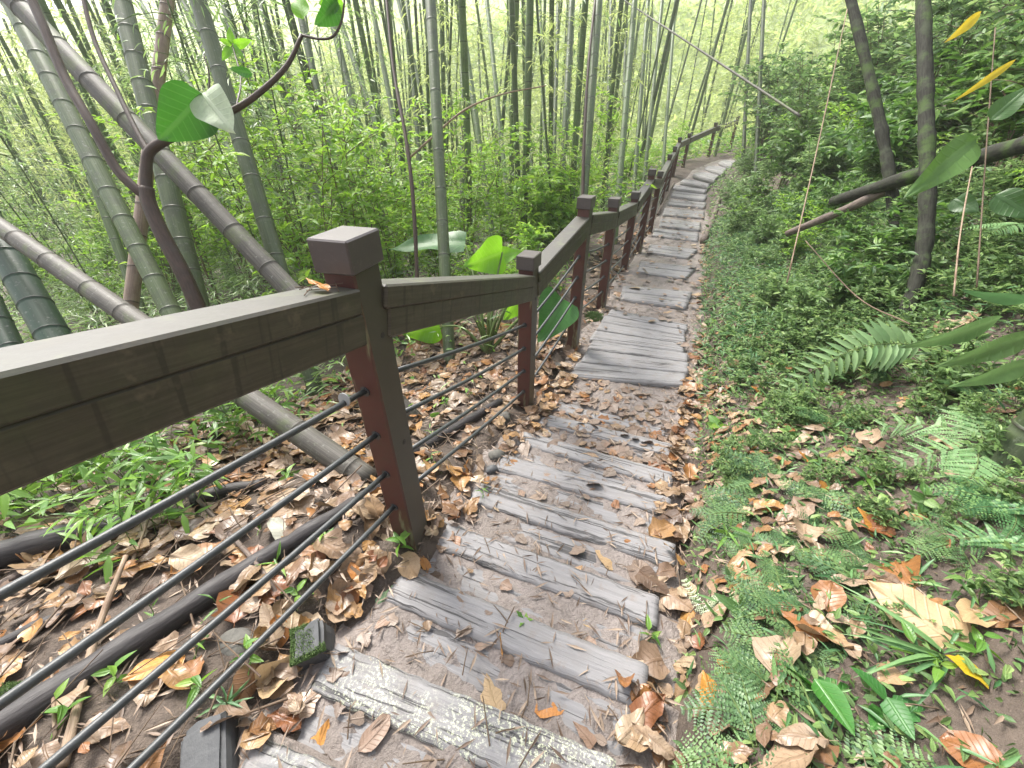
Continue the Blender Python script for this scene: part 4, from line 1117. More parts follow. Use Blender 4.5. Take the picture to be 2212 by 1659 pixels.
fern('mid green fern cut by the right edge above the small ferns', p[0], p[1], FR_MID, 6, sc=0.6, heads=[R(a) for a in (60, 90, 120, 160, 30, 200)])
p = ray_ground(2210, 560)
fern('broad light fern at the right edge below the log', p[0], p[1], FR_BIG, 5, sc=0.7, heads=[R(a) for a in (100, 130, 160, 200, 70)], dz=0.15)
p = ray_ground(1920, 560)
fern('pinnate fern hanging beside the foot of the dark trunk', p[0], p[1], FR_BIG, 5, sc=0.55, dz=0.15)
for px, py, s in [(1760, 655, .6), (1850, 640, .7), (1700, 690, .5), (1800, 720, .55), (1690, 610, .6), (2120, 880, .6), (1770, 560, .7), (1830, 830, .4), (1650, 760, .45), (1880, 700, .6), (1590, 640, .5)]:
    p = ray_ground(px, py)
    fern('small mid green fern growing on the bank above the path edge', p[0], p[1], FR_MID, 6, 'small ferns on the bank', s)
for q in range(46):
    s = random.uniform(1.6, 6.5); tt_ = random.uniform(0.75, 2.6); cx, cy, dx, dy = path_frame(s + sn[0][0]); x, y = cx + dy * tt_, cy - dx * tt_
    if y < 0.6: continue
    fern('small mid green fern growing on the bank above the path edge', x, y, FR_MID, 5, 'small ferns on the bank', random.uniform(.35, .75))
# low lacy ferns in the lower right
LF = [(1640, 1120), (1700, 1140), (1760, 1110), (1600, 1080), (1690, 1200), (1740, 1250), (1800, 1180), (1850, 1150), (1650, 1290), (1700, 1330), (1760, 1310), (1820, 1260), (1680, 1400), (1720, 1430), (1770, 1390), (1660, 1460), (1700, 1500),
      (1640, 1560), (1690, 1600), (1740, 1560), (1620, 1640), (1700, 1650), (1780, 1620), (1840, 1600), (1860, 1400), (1900, 1230), (1950, 1140), (1560, 1130), (1540, 1060), (1600, 1000), (1660, 1040), (2000, 1260), (2080, 1180), (1580, 1190), (1620, 1230), (1780, 1480), (1830, 1500),
      (1750, 1180), (1720, 1080), (1820, 1100), (1680, 1250), (1740, 1360), (1800, 1340), (1650, 1350), (1720, 1540), (1660, 1510), (1790, 1560), (1880, 1300), (1930, 1340), (1870, 1200), (1630, 1170)]
for px, py in [q for k, q in enumerate(LF) if k % 5 not in (1, 3)]:
    p = ray_ground(px + random.uniform(-15, 15), py + random.uniform(-12, 12))
    fern('low lacy blue green fern spreading over the lower bank', p[0], p[1], FR_LACE, 7, 'low lacy ferns', random.uniform(0.5, 1.35), dz=-0.01, name='lace_fern')

# small seedlings in the lower right and left
def seedling(px, py, label, tpl, leaf, n, mat, h, group=None, cat='seedling', off=0.0):
    p = ray_ground(px, py, off)
    t = thing('seedling', label, cat, tuple(p), group)
    sm, lm = MB(), MB(); rg = RNG
    a0 = rg.uniform(0, 6.28); O = []; Dd = []
    P = np.array([(0.01 * math.sin(u * 3), 0.02 * u, h * u) for u in np.linspace(0, 1, 5)])
    tube(sm, P, [0.002, 0.001], 4, cap=False)
    for i in range(n):
        u = 0.45 + 0.55 * i / max(1, n - 1); O.append(P[min(4, int(u * 4.01))]); a = a0 + i * 2.4; Dd.append((math.cos(a), math.sin(a), 0.25))
    put(lm, tpl, np.array(O), np.array(Dd), leaf * RNG.uniform(0.8, 1.15, n), mat=0)
    obj('stem', sm.mesh('stem', M['green_stem']), t); obj('foliage', lm.mesh('foliage', M[mat]), t)
    return t
seedling(1560, 1180, 'bright narrow leaved seedling at the right edge of the steps', T_BAMB, 0.09, 9, 'broad_leaf', 0.10)
seedling(1590, 1350, 'dark toothed leaved seedling between the steps and the lacy ferns', T_BROAD, 0.085, 6, 'dark_leaf', 0.06)
seedling(1745, 1510, 'broad bright green leaf plant among the lacy ferns near the bottom', T_ROUND, 0.11, 3, 'big_leaf', 0.07)
seedling(1905, 1545, 'round dark leaf plant beside the lacy ferns low at right', T_ROUND, 0.075, 4, 'taro_dark', 0.05)
seedling(1400, 1385, 'tiny green sprout on the earth beside the right end of the steps', T_BROAD, 0.05, 4, 'broad_leaf', 0.03)
seedling(490, 1545, 'small fern leaved sprout left of the lichen spotted step', T_BAMB, 0.06, 12, 'fern_leaf', 0.06)
seedling(425, 1500, 'small pale green sprout under the lowest cable', T_BROAD, 0.055, 5, 'broad_leaf', 0.06)
seedling(600, 1240, 'little green sprout between the black log and the lowest cable', T_BAMB, 0.07, 6, 'broad_leaf', 0.05)
seedling(1130, 1375 - 20, 'tiny yellow green weed growing in the mud of a step', T_TINY, 0.03, 6, 'broad_leaf', 0.02)
for px, py in [(1700, 950), (1640, 900), (1590, 860), (1820, 960), (1760, 1010), (1860, 1060), (1980, 1110), (2060, 1290), (1960, 1430), (2010, 1480), (1570, 770), (1540, 700), (2100, 1420), (1900, 1130), (1630, 960), (1740, 880), (1680, 800), (1550, 930), (1600, 720)]:
    seedling(px, py, 'small leafy seedling rooted in the soil of the right bank', random.choice((T_BROAD, T_ROUND, T_BROAD2)), random.uniform(0.045, 0.085), random.randint(4, 8), random.choice(('dark_leaf', 'broad_leaf', 'dark_leaf')), random.uniform(0.03, 0.09), 'seedlings on the bank')
for px, py in [(1010, 860), (960, 880), (930, 1010), (560, 1150), (640, 1300), (420, 1420), (250, 1480), (540, 1440), (700, 1180), (150, 1560), (330, 1340), (930, 950), (620, 1040), (470, 1330), (860, 1190), (1040, 1080)]:
    seedling(px, py, 'little green sprout poking through the fallen leaves beneath the cables', random.choice((T_BROAD, T_BAMB)), random.uniform(0.035, 0.07), random.randint(3, 7), 'broad_leaf', random.uniform(0.04, 0.09), 'sprouts in the leaf litter')
# grassy leaf fan at lower right
p = ray_ground(2050, 1420)
t = thing('grass_tuft', 'tuft of long dark grass blades on the bank at lower right', 'grass', tuple(p))
for i in range(12):
    mb = MB(); a = R(random.uniform(120, 215)); put(mb, T_GRASS, np.zeros((1, 3)), np.array([(math.cos(a), math.sin(a), random.uniform(0.15, 0.4))]), random.uniform(0.12, 0.24), wide=0.9)
    obj('blade', mb.mesh('blade', M['fern_leaf']), t)
# bamboo grass clumps behind the cables at left
def grass_clump(px, py, label, h=0.45, n=16, group=None):
    p = ray_ground(px, py); t = thing('bamboo_grass', label, 'grass', tuple(p), group)
    sm, lm = MB(), MB(); O = []; Dd = []
    for i in range(n):
        a = random.uniform(0, 6.28); o = random.uniform(0.05, 0.22); H = h * random.uniform(0.5, 1.1)
        b0 = np.array((random.gauss(0, .08), random.gauss(0, .08), -0.02))
        P = [b0, b0 + np.array((o * .3 * math.cos(a), o * .3 * math.sin(a), H * .6)), b0 + np.array((o * math.cos(a), o * math.sin(a), H))]
        P = catmull(P, 4); tube(sm, P, [0.0022, 0.001], 4, cap=False)
        for u in np.linspace(0.35, 1, 7):
            f = u * (len(P) - 1); j = min(int(f), len(P) - 2); O.append(P[j] + (P[j + 1] - P[j]) * (f - j)); a2 = a + random.gauss(0, 1.1); Dd.append((math.cos(a2), math.sin(a2), random.gauss(0.35, .4)))
    put(lm, T_BAMB, np.array(O), np.array(Dd), RNG.uniform(0.06, 0.13, len(O)), wide=1.35)
    obj('stem', sm.mesh('stem', M['green_stem']), t); obj('foliage', lm.mesh('foliage', M['broad_leaf']), t)
grass_clump(330, 1150, 'bright narrow leaved grass clump behind the upper cables', 0.42, 20)
grass_clump(430, 1090, 'fresh green grass clump close below the top rail', 0.36, 16)
for px, py in [(200, 1060), (90, 1080), (20, 1120), (280, 1040), (150, 1010), (520, 930), (560, 960), (60, 1030), (350, 1000), (460, 960), (120, 1120), (600, 900), (240, 1100)]:
    grass_clump(px, py, 'leafy grass clump on the ground beneath the near railing', random.uniform(0.26, 0.45), 12, 'grass clumps under the railing')
for px, py in [(150, 640), (60, 610), (240, 650), (520, 620), (560, 600), (330, 640), (640, 620), (700, 700), (20, 560), (900, 740), (940, 720), (1090, 690), (1190, 640)]:
    grass_clump(px, py, 'leafy grass clump growing among the culms behind the railing', random.uniform(0.35, 0.6), 16, 'grass clumps among the culms')

# ------------------------------------------------------------------ ground cover (uncountable)
mb = MB()
def cover(n, smin, smax, tmin, tmax, tpl, size, matk, tilt=0.4, keep=None, dzr=(0.0, 0.05)):
    s = RNG.uniform(smin, smax, n); t = RNG.uniform(tmin, tmax, n)
    x, y, dx, dy = path_frame(s); X, Y = x + dy * t, y - dx * t
    if keep is not None:
        k = keep(X, Y, s, t); X, Y = X[k], Y[k]
    Zz = height(X, Y) + RNG.uniform(*dzr, len(X))
    a = RNG.uniform(0, 6.28, len(X)); D_ = np.column_stack((np.cos(a), np.sin(a), RNG.normal(0.25, tilt, len(X))))
    put(mb, tpl, np.column_stack((X, Y, Zz)), D_, RNG.uniform(0.6, 1.3, len(X)) * size, mat=matk)
patch = lambda X, Y, s, t: (wob(X, Y, 2.9) + 0.7 * wob(X + 5, Y, 8) + RNG.normal(0, .35, len(X))) > -0.25
s0 = sn[0][0]
cover(26000, s0 - 0.8, s0 + 4.0, 0.55, 2.8, T_TINY, 0.022, 0, keep=patch, dzr=(0, 0.012))
cover(20000, s0 - 0.8, s0 + 4.2, 0.56, 3.2, T_BROAD, 0.032, 1, keep=lambda X, Y, s, t: patch(X, Y, s, t) | (RNG.random(len(X)) < np.clip((s - s0 - 0.6) / 2, 0, 0.7)), dzr=(0, 0.04))
cover(4500, s0 + 0.4, s0 + 4.2, 0.58, 3.2, T_BAMB, 0.06, 2, dzr=(0, 0.05))
cover(26000, s0 + 2.2, s0 + 9, 0.52, 2.6, T_BROAD, 0.05, 1, keep=lambda X, Y, s, t: RNG.random(len(X)) < np.clip((t - .45) * 2.2, 0.1, 1) * np.clip((s - s0 - 2.2) / 1.2, 0.1, 1), dzr=(0, 0.12))
cover(16000, s0 + 2.4, s0 + 9, 0.50, 2.6, T_BAMB, 0.075, 2, keep=lambda X, Y, s, t: RNG.random(len(X)) < np.clip((s - s0 - 2.2) / 1.2, 0.1, 1), dzr=(0, 0.14))
cover(16000, s0 + 8, s0 + 26, 0.5, 6.0, T_BROAD, 0.09, 1, dzr=(0, 0.25))
tag(obj('ground_cover', mb.mesh('ground_cover', [M['moss'], M['bank_leaf'], M['fern_leaf']])), 'low leafy ground cover over the right bank', 'ground cover', kind='stuff')
mb = MB()
cover(46000, s0 + 1.0, s0 + 12, -12, -0.95, T_BAMB, 0.105, 0, keep=lambda X, Y, s, t: (wob(X, Y, 1.3) + RNG.normal(0, .4, len(X)) > -0.1) & (RNG.random(len(X)) < np.clip((-t - 1.0) / 1.2, 0.02, 1)), dzr=(0, 0.6))
cover(12000, s0 + 1.0, s0 + 12, -12, -0.9, T_BROAD, 0.07, 1, keep=lambda X, Y, s, t: RNG.random(len(X)) < np.clip((-t - 0.9) / 1.2, 0.02, 1), dzr=(0, 0.3))
cover(26000, s0 + 9, s0 + 34, -26, -0.9, T_BROAD, 0.2, 1, dzr=(0, 0.6))
cover(16000, s0 + 9, s0 + 34, -26, -0.9, T_BAMB, 0.26, 2, dzr=(0, 0.9))
tag(obj('undergrowth', mb.mesh('undergrowth', [M['bamboo_leaf'], M['broad_leaf'], M['far_leaf']])), 'leafy undergrowth covering the floor of the bamboo grove', 'undergrowth', kind='stuff')

# ------------------------------------------------------------------ far bamboo hillside closing the view, blown-out brightness put into its pale colours
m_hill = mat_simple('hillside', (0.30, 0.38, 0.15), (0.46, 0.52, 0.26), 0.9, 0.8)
na, nd_ = 70, 26
A2, D2 = np.meshgrid(np.linspace(R(-80), R(72), na), np.linspace(30, 100, nd_), indexing='ij')
HX, HY = (np.sin(A2) * D2).ravel(), (np.cos(A2) * D2).ravel()
def hill_z(X, Y):
    d = np.hypot(X, Y); return -3.2 + np.maximum(d - 32, 0) * np.interp(np.arctan2(X, Y), [R(-40), R(-8), R(12), R(50)], [0.26, 0.55, 0.62, 0.62]) - 4.0 * np.clip((36 - d) / 6, 0, 1) + 0.9 * wob(X, Y, 0.22)
I = (np.arange(na - 1)[:, None] * nd_ + np.arange(nd_ - 1)[None, :]).ravel()
mb = MB(); mb.V.append(np.column_stack((HX, HY, hill_z(HX, HY)))); mb.n = na * nd_
mb.L.append(np.column_stack((I, I + 1, I + nd_ + 1, I + nd_)).ravel()); mb.N.append(np.full(len(I), 4)); mb.M.append(np.zeros(len(I), np.int32)); mb.A.append(np.zeros(na * nd_)); mb.U.append(np.zeros((na * nd_, 2)))
tag(obj('hills', mb.mesh('hills', m_hill)), kind='structure')
mb = MB(); n = 60000
ang = RNG.uniform(R(-64), R(64), n); dist = 31 + 24 * RNG.random(n) ** 1.4
X, Y = np.sin(ang) * dist, np.cos(ang) * dist
Zz = hill_z(X, Y) + RNG.uniform(0.0, 2.2, n) * (0.6 + 0.5 * wob(X, Y, 0.7))
put(mb, T_BAMB, np.column_stack((X, Y, Zz)), rand_dirs(n, -0.3, 0.5), RNG.uniform(0.4, 0.9, n), wide=1.8)
tag(obj('distant_foliage', mb.mesh('distant_foliage', [M['far_leaf']])), 'bamboo foliage with bright light painted into its pale colour on the hillside behind the grove', 'bamboo foliage', kind='stuff')

# ------------------------------------------------------------------ forked dark shrub with the two large leaves
def pts_d(L, k=1.0): return [at_d(x, y, d * k) for x, y, d in L]
KS = 1.5
b = at_d(430, 668, 1.86 * KS)
gb, _ = extend(b, at_d(365, 520, 1.8 * KS), None, 0)
t = thing('forked_shrub', 'dark brown forked shrub with two big leaves behind the near railing', 'shrub', tuple(gb))
G = np.array(t.location)
def br(name, L, rad, per=5, parent=t, seg=9):
    mb = MB(); tube(mb, catmull(pts_d(L, KS), per) - G, np.array(rad) * KS, seg); return obj(name, mb.mesh(name, M['shrub_bark']), parent)
mb = MB(); tube(mb, catmull([gb, b, at_d(395, 590, 1.83 * KS), at_d(350, 505, 1.8 * KS), at_d(322, 440, 1.78 * KS), at_d(316, 405, 1.77 * KS)], 5) - G, [0.05, 0.047, 0.042], 10)
obj('trunk', mb.mesh('trunk', M['shrub_bark']), t)
br('branch', [(318, 425, 1.78), (290, 405, 1.76), (248, 360, 1.74), (195, 265, 1.72), (140, 168, 1.72), (95, 60, 1.72), (62, -20, 1.72), (30, -140, 1.72)], [0.021, 0.019, 0.018, 0.017])
br('branch', [(316, 412, 1.77), (316, 372, 1.76), (322, 330, 1.75), (352, 306, 1.74), (385, 291, 1.72), (430, 268, 1.7), (510, 235, 1.68), (575, 188, 1.68), (622, 138, 1.68), (652, 76, 1.68)], [0.022, 0.021, 0.018, 0.014, 0.011, 0.008])
br('branch', [(322, 330, 1.75), (296, 285, 1.76), (255, 200, 1.78), (205, 90, 1.8), (175, -20, 1.82), (150, -120, 1.85)], [0.012, 0.010, 0.009, 0.008])
br('branch', [(652, 76, 1.68), (690, 84, 1.66), (720, 78, 1.65), (738, 45, 1.65), (744, 0, 1.65), (748, -50, 1.65)], [0.006, 0.005, 0.004], seg=6)
br('twig', [(362, 303, 1.73), (385, 300, 1.7), (398, 285, 1.68)], [0.004, 0.003], seg=5)
br('twig', [(440, 205, 1.66), (452, 190, 1.66), (450, 150, 1.66), (440, 120, 1.66)], [0.004, 0.003], seg=5)
def big_leaf(p0, p1, d0, d1, wide, mat, parent, tilt=0.0, name='leaf', droop=0.15, prof=ovate, nrm=None):
    kk = KS if parent is t else 1.0; a, c = at_d(*p0, d0 * kk), at_d(*p1, d1 * kk); L = np.linalg.norm(c - a); y = (c - a) / L
    view = norm(np.array((0, 0, Z0)) - (a + c) / 2) if nrm is None else norm(nrm)
    x = norm(np.cross(y, view)); z = np.cross(x, y)
    if tilt: x, z = x * math.cos(tilt) + z * math.sin(tilt), z * math.cos(tilt) - x * math.sin(tilt)
    tv, tp, uv = leaf_tpl(wide, prof, 12, droop, 0.12, 0.12, 3)
    o0 = G if parent is t else np.array(parent.location)
    mb = MB(); mb.inst((tv, tp, uv), (a - o0)[None], (x * L)[None], (y * L)[None], (z * L)[None], [random.random()], 0)
    return obj(name, mb.mesh(name, M[mat]), parent)
big_leaf((436, 204), (352, 304), 1.64, 1.60, 0.40, 'big_leaf', t, 0.25)
big_leaf((436, 200), (492, 272), 1.64, 1.60, 0.38, 'pale_leaf', t, -0.2)
big_leaf((730, 0), (690, 55), 1.63, 1.6, 0.34, 'big_leaf', t, 0.5)
big_leaf((742, 10), (690, 5), 1.65, 1.6, 0.34, 'taro_leaf', t, -0.3)
big_leaf((655, 40), (640, -20), 1.66, 1.66, 0.3, 'taro_leaf', t, 0.2)
big_leaf((545, 158), (492, 150), 1.68, 1.68, 0.18, 'big_leaf', t, 0.3)
for (x0, y0, x1, y1) in [(500, 95, 495, 55), (505, 98, 540, 88), (500, 100, 522, 120), (498, 102, 480, 128), (502, 96, 470, 84)]:
    big_leaf((x0, y0), (x1, y1), 1.9, 1.88, 0.22, 'taro_leaf', t, random.uniform(-.4, .4))
br('twig', [(510, 235, 1.68), (520, 170, 1.8), (502, 98, 1.9)], [0.004, 0.003], seg=5)

# ------------------------------------------------------------------ taro behind the second post
gb = ray_ground(1054, 765)
t2 = thing('taro_plant', 'large leaved taro plant growing between the first and second posts', 'plant', tuple(gb))
def taro(p_leaf0, p_leaf1, d0, d1, wide, mat, tilt, nrm=None):
    big_leaf(p_leaf0, p_leaf1, d0, d1, wide, mat, t2, tilt, 'leaf_blade', 0.12, heart, nrm)
    e = at_d(*p_leaf0, d0) - gb
    mb = MB(); tube(mb, catmull([(0, 0, 0), e * 0.5 + np.array((0, 0, 0.12)), e], 6), [0.018, 0.012, 0.007], 7)
    obj('leaf_stalk', mb.mesh('leaf_stalk', M['green_stem']), t2)
taro((1085, 545), (1010, 575), 3.7, 3.5, 0.42, 'taro_leaf', 0.2)
taro((1060, 560), (1130, 540), 3.8, 3.8, 0.30, 'taro_leaf', 0.3)
taro((1130, 620), (1100, 690), 3.5, 3.3, 0.4, 'taro_leaf', 0.8)
taro((1005, 528), (835, 522), 3.9, 3.9, 0.22, 'taro_dark', 0.1, (0, -0.25, 1))
taro((950, 705), (872, 725), 3.6, 3.5, 0.4, 'taro_leaf', 0.3)
taro((1215, 645), (1170, 735), 3.35, 3.2, 0.42, 'taro_dark', 0.2)
for i in range(9):
    a = i * 0.7; e = np.array((math.cos(a) * 0.12, math.sin(a) * 0.12, 0.35 + 0.1 * random.random()))
    mb = MB(); tube(mb, catmull([(0, 0, 0), e * .5 + np.array((0, 0, .05)), e], 4), [0.02, 0.012, 0.004], 6); obj('leaf_stalk', mb.mesh('leaf_stalk', M['green_stem']), t2)

# ------------------------------------------------------------------ logs, sticks and stones on the ground
def stick(name, label, P, rad, mat, cat, seg=10, lift=0.0, group=None):
    P = np.array(P); c = P[0].copy(); mb = MB()
    Q = catmull(P - c, 6); Rr = np.interp(np.linspace(0, 1, len(Q)), np.linspace(0, 1, len(np.atleast_1d(rad))), np.atleast_1d(rad)) if not np.isscalar(rad) else np.full(len(Q), rad)
    Rr = Rr * (1 + 0.06 * np.sin(np.arange(len(Q)) * 1.7) + RNG.normal(0, 0.04, len(Q))); tube(mb, Q, Rr, seg)
    return tag(obj(name, mb.mesh(name, M[mat]), loc=c), label, cat, group)
gl = lambda L, off: [ray_ground(x, y, off) for x, y in L]
stick('log', 'long black wet log lying beneath the cables beside the path', gl([(-120, 1660), (0, 1575), (290, 1390), (560, 1215), (700, 1130), (850, 1035)], 0.03), [0.047, 0.045, 0.04, 0.036, 0.03], 'dark_log', 'log', 14)
stick('log', 'dark log behind the nearest post pointing at the second post', gl([(880, 985), (960, 940), (1080, 868)], 0.025), [0.034, 0.034, 0.03], 'dark_log', 'log', 12)
stick('log', 'short black log under the top cable near the grass clump', gl([(410, 1085), (480, 1062), (570, 1045)], 0.03), [0.035, 0.032, 0.026], 'dark_log', 'log', 12)
stick('log', 'mossy black log at the left edge between the two upper cables', gl([(-40, 1215), (120, 1165), (300, 1125)], 0.04), [0.06, 0.055, 0.035], 'dark_log', 'log', 12)
stick('log', 'slim dark log at the left edge below the second cable', gl([(-60, 1425), (100, 1345), (260, 1285)], 0.02), [0.022, 0.02, 0.018], 'dark_log', 'log', 10)
stick('log', 'slim brown log at the left edge above the long black log', gl([(-40, 1290), (40, 1245), (120, 1215)], 0.02), [0.02, 0.018], 'grey_log', 'log', 10)
pA_, pB_ = ray_ground(135, 1655, 0.02), ray_ground(205, 1380, 0.06)
stick('stick', 'pale bamboo stick standing across the cables at lower left', [pA_, pB_, ray_ground(272, 1200, 0.16)], [0.011, 0.010, 0.007], 'pale_twig', 'stick', 8)
stick('stick', 'thin pale twig rising beside the bamboo stick at lower left', [ray_ground(120, 1600, 0.01), ray_ground(110, 1420, 0.08)], [0.005, 0.003], 'pale_twig', 'stick', 6)
stick('stick', 'thin grey stick crossing the two middle cables', [ray_ground(410, 1060, 0.03), ray_ground(560, 1225, 0.05), ray_ground(610, 1310, 0.01)], [0.009, 0.008, 0.006], 'grey_log', 'stick', 8)
stick('stick', 'branching pale twig behind the middle cables', [ray_ground(285, 1215, 0.02), ray_ground(325, 1110, 0.08), ray_ground(350, 1010, 0.2)], [0.006, 0.004, 0.003], 'pale_twig', 'stick', 6)
stick('log', 'grey broken log lying on the right bank, nearest the path', [ray_ground(1700, 505, 0.5), ray_ground(1820, 455, 0.55), ray_ground(1940, 400, 0.62)], [0.03, 0.036, 0.036], 'grey_log', 'log', 12)
stick('log', 'thick dark log on the right bank running out of the photo', [ray_ground(1800, 435, 0.6), ray_ground(1990, 375, 0.7), ray_ground(2150, 330, 0.75), ray_ground(2330, 280, 0.8)], [0.042, 0.048, 0.052], 'dark_trunk', 'log', 12)
stick('stick', 'curved grey stick at the right side of the far plank steps', [ray_ground(1519, 522, 0.05), ray_ground(1541, 470, 0.06), ray_ground(1555, 424, 0.06)], [0.06, 0.055, 0.035], 'grey_log', 'stick', 8)
stick('stick', 'straight grey stick at the left side of the far plank steps', [ray_ground(1421, 462, 0.06), ray_ground(1455, 396, 0.06)], [0.03, 0.03], 'grey_log', 'stick', 8)
stick('stick', 'thin bent branch crossing behind the straight dark culm', pts_d([(880, 345, 4.6), (930, 300, 4.5), (1000, 240, 4.4), (1080, 205, 4.4), (1180, 185, 4.6)]), [0.012, 0.011, 0.006], 'pale_twig', 'branch', 7)
stick('thin_sapling', 'thin red brown sapling stem left of the straight dark culm', pts_d([(905, 700, 3.6), (895, 470, 3.5), (880, 320, 3.5), (850, 150, 3.6), (832, -30, 3.7)]), [0.018, 0.016, 0.010], 'shrub_bark', 'sapling', 8)
stick('thin_sapling', 'thin red brown stem left of the third post', pts_d([(1258, 470, 5.0), (1262, 300, 5.0), (1272, 130, 5.1), (1290, -40, 5.3)]), [0.022, 0.02, 0.014], 'shrub_bark', 'sapling', 8)
for k, L in enumerate([[(1965, 700, 1.9), (1850, 640, 2.3), (1740, 520, 2.6)], [(1700, 610, 2.2), (1770, 300, 2.4), (1830, 20, 2.5)], [(2110, 620, 2.0), (2130, 330, 2.2), (2150, 60, 2.3)], [(2060, 640, 1.8), (2075, 500, 1.9), (2100, 360, 2.1)]]):
    stick('vine', 'thin bare vine hanging through the leaves of the right bank', pts_d(L), [0.004, 0.003], 'pale_twig' if k % 2 else 'twig', 'vine', 5, group='vines on the right bank')

def rock(px, py, label, s, mat, seed, off=0.0, mossy=False, yaw=0.0, boxy=0.0):
    import bmesh
    p = ray_ground(px, py, off)
    bm = bmesh.new(); bmesh.ops.create_icosphere(bm, subdivisions=3, radius=1.0)
    rg = np.random.default_rng(seed); ph = rg.uniform(0, 6, 6)
    me = bpy.data.meshes.new('rock'); 
    for v in bm.verts:
        c = v.co.copy()
        if boxy:
            m_ = max(abs(c.x), abs(c.y), abs(c.z)); c = c.lerp(c / m_ * 0.85, boxy)
        n_ = 0.06 * math.sin(c.x * 9 + ph[3]) * math.sin(c.y * 8 + ph[4]) * math.cos(c.z * 9 + ph[5]) + 0.10 * math.sin(c.x * 3 + ph[0]) * math.cos(c.y * 3 + ph[1]) + 0.07 * math.sin(c.z * 6 + c.x * 4 + ph[2])
        c *= 1 + n_
        v.co = Vector((c.x * s[0], c.y * s[1], c.z * s[2]))
    if boxy >= 0.85:
        bm.clear(); bmesh.ops.create_cube(bm, size=2.0); bmesh.ops.bevel(bm, geom=list(bm.edges), offset=0.22, segments=2, affect='EDGES'); bmesh.ops.subdivide_edges(bm, edges=list(bm.edges), cuts=2, use_grid_fill=True)
        for v in bm.verts:
            c = v.co.copy(); k_ = 1 + 0.05 * math.sin(c.x * 5 + ph[0]) * math.cos(c.y * 4 + ph[1]) + 0.05 * math.sin(c.z * 5 + c.x * 3 + ph[2]); v.co = Vector((c.x * s[0] * k_ * (1 - 0.08 * c.z), c.y * s[1] * k_, c.z * s[2] * k_ * (1 + 0.1 * c.x)))
    for f in bm.faces: f.smooth = boxy < 0.6
    bm.normal_update(); bm.to_mesh(me); bm.free(); me.materials.append(M[mat])
    o = obj('stone', me, loc=p); o.rotation_euler = (0.1, -0.1, yaw)
    tag(o, label, 'stone')
    if mossy:
        mb = MB(); V = np.array([v.co[:] for v in me.vertices]); Nn = np.array([v.normal[:] for v in me.vertices])
        k = np.nonzero((Nn[:, 2] > 0.35) & (V[:, 0] + 0.4 * V[:, 1] < 0.55 * s[0]))[0]; k = np.repeat(k, 90)
        O = V[k] + np.clip(RNG.normal(0, 1, (len(k), 3)), -1.5, 1.5) * np.array((0.17 * s[0], 0.17 * s[1], 0.03 * s[2])); O[:, :2] = np.clip(O[:, :2], -0.97 * np.array(s[:2]), 0.97 * np.array(s[:2])); put(mb, T_TINY, O, Nn[k] + RNG.normal(0, .6, (len(k), 3)), 0.0055 * max(0.6, s[0] / 0.05))
        obj('moss', mb.mesh('moss', M['moss']), o)
    return o
rock(676, 1392, 'square stone capped with green moss at the left end of the lichen spotted step', (0.048, 0.05, 0.05), 'dark_stone', 1, 0.035, True, 0.4, 0.9)
rock(450, 1640, 'flat dark slate block at the bottom edge left of the steps', (0.055, 0.08, 0.03), 'dark_stone', 2, 0.02, False, 0.5, 0.85)
rock(505, 1395, 'half buried grey stone under the lowest cable', (0.06, 0.05, 0.03), 'stone', 3, 0.0)
rock(15, 1530, 'mossy stone at the left edge below the long black log', (0.06, 0.05, 0.04), 'dark_stone', 4, 0.02, True)
rock(1072, 985, 'grey stone beside the path edge at the fifth step', (0.045, 0.04, 0.035), 'stone', 5, 0.01)
rock(1062, 1015, 'dark pebble next to the grey stone beside the fifth step', (0.035, 0.03, 0.025), 'dark_stone', 6, 0.01)
rock(1136, 868, 'rounded stone right against the foot of the second post', (0.05, 0.045, 0.045), 'stone', 7, 0.02)
rock(1090, 905, 'angular grey stone between the second post and the steps', (0.045, 0.04, 0.05), 'stone', 8, 0.02, boxy=0.5)
rock(1205, 790, 'pale flat stone at the left corner of the platform', (0.05, 0.03, 0.02), 'stone', 9, 0.01, boxy=0.6)
rock(1280, 690, 'mossy stone between the third post and the platform', (0.14, 0.10, 0.05), 'dark_stone', 10, -0.02, True)

# ------------------------------------------------------------------ fallen leaves
def fallen_tpl(seed):
    rg = np.random.default_rng(seed); nseg, ac = 8, 3
    w = rg.uniform(0.2, 0.44); jag = rg.uniform(0.03, 0.2); prof = (ovate, heart, elli, ovate, lance)[seed % 5]
    ca, cb = rg.uniform(-0.35, 0.7), rg.uniform(-0.35, 0.35); ph = rg.uniform(0, 6, 4)
    ysg = np.linspace(0, 1, nseg + 1); V = []; UV = []; F = []; cols = 2 * ac + 1
    for yv in ysg:
        hw = w * prof(yv) * (1 + jag * math.sin(yv * 13 + ph[0]) + jag * 0.6 * math.sin(yv * 29 + ph[2]))
        for j in range(cols):
            xr = (j - ac) / ac; x = xr * hw
            z = ca * x * x * 2.2 + cb * (yv - 0.5) ** 2 * 0.9 + 0.035 * math.sin(yv * 8 + xr * 3 + ph[1]) + 0.03 * abs(xr) * math.sin(yv * 14 + ph[2] + (1 if xr > 0 else 0))
            V.append((x + 0.05 * math.sin(yv * 3 + ph[3]), yv - 0.5, z)); UV.append((x, yv))
    for i in range(nseg):
        for j in range(cols - 1): F.append((i * cols + j, i * cols + j + 1, (i + 1) * cols + j + 1, (i + 1) * cols + j))
    # petiole
    n = len(V); V += [(-0.006, -0.5, 0), (0.006, -0.5, 0), (0.004, -0.68, 0.03), (-0.004, -0.68, 0.03)]; UV += [(0, 0)] * 4; F.append((n, n + 1, n + 2, n + 3))
    V = np.array(V); V[:, 2] -= V[:, 2].mean()
    return V, F, np.array(UV)
FT = [fallen_tpl(i) for i in range(25)]
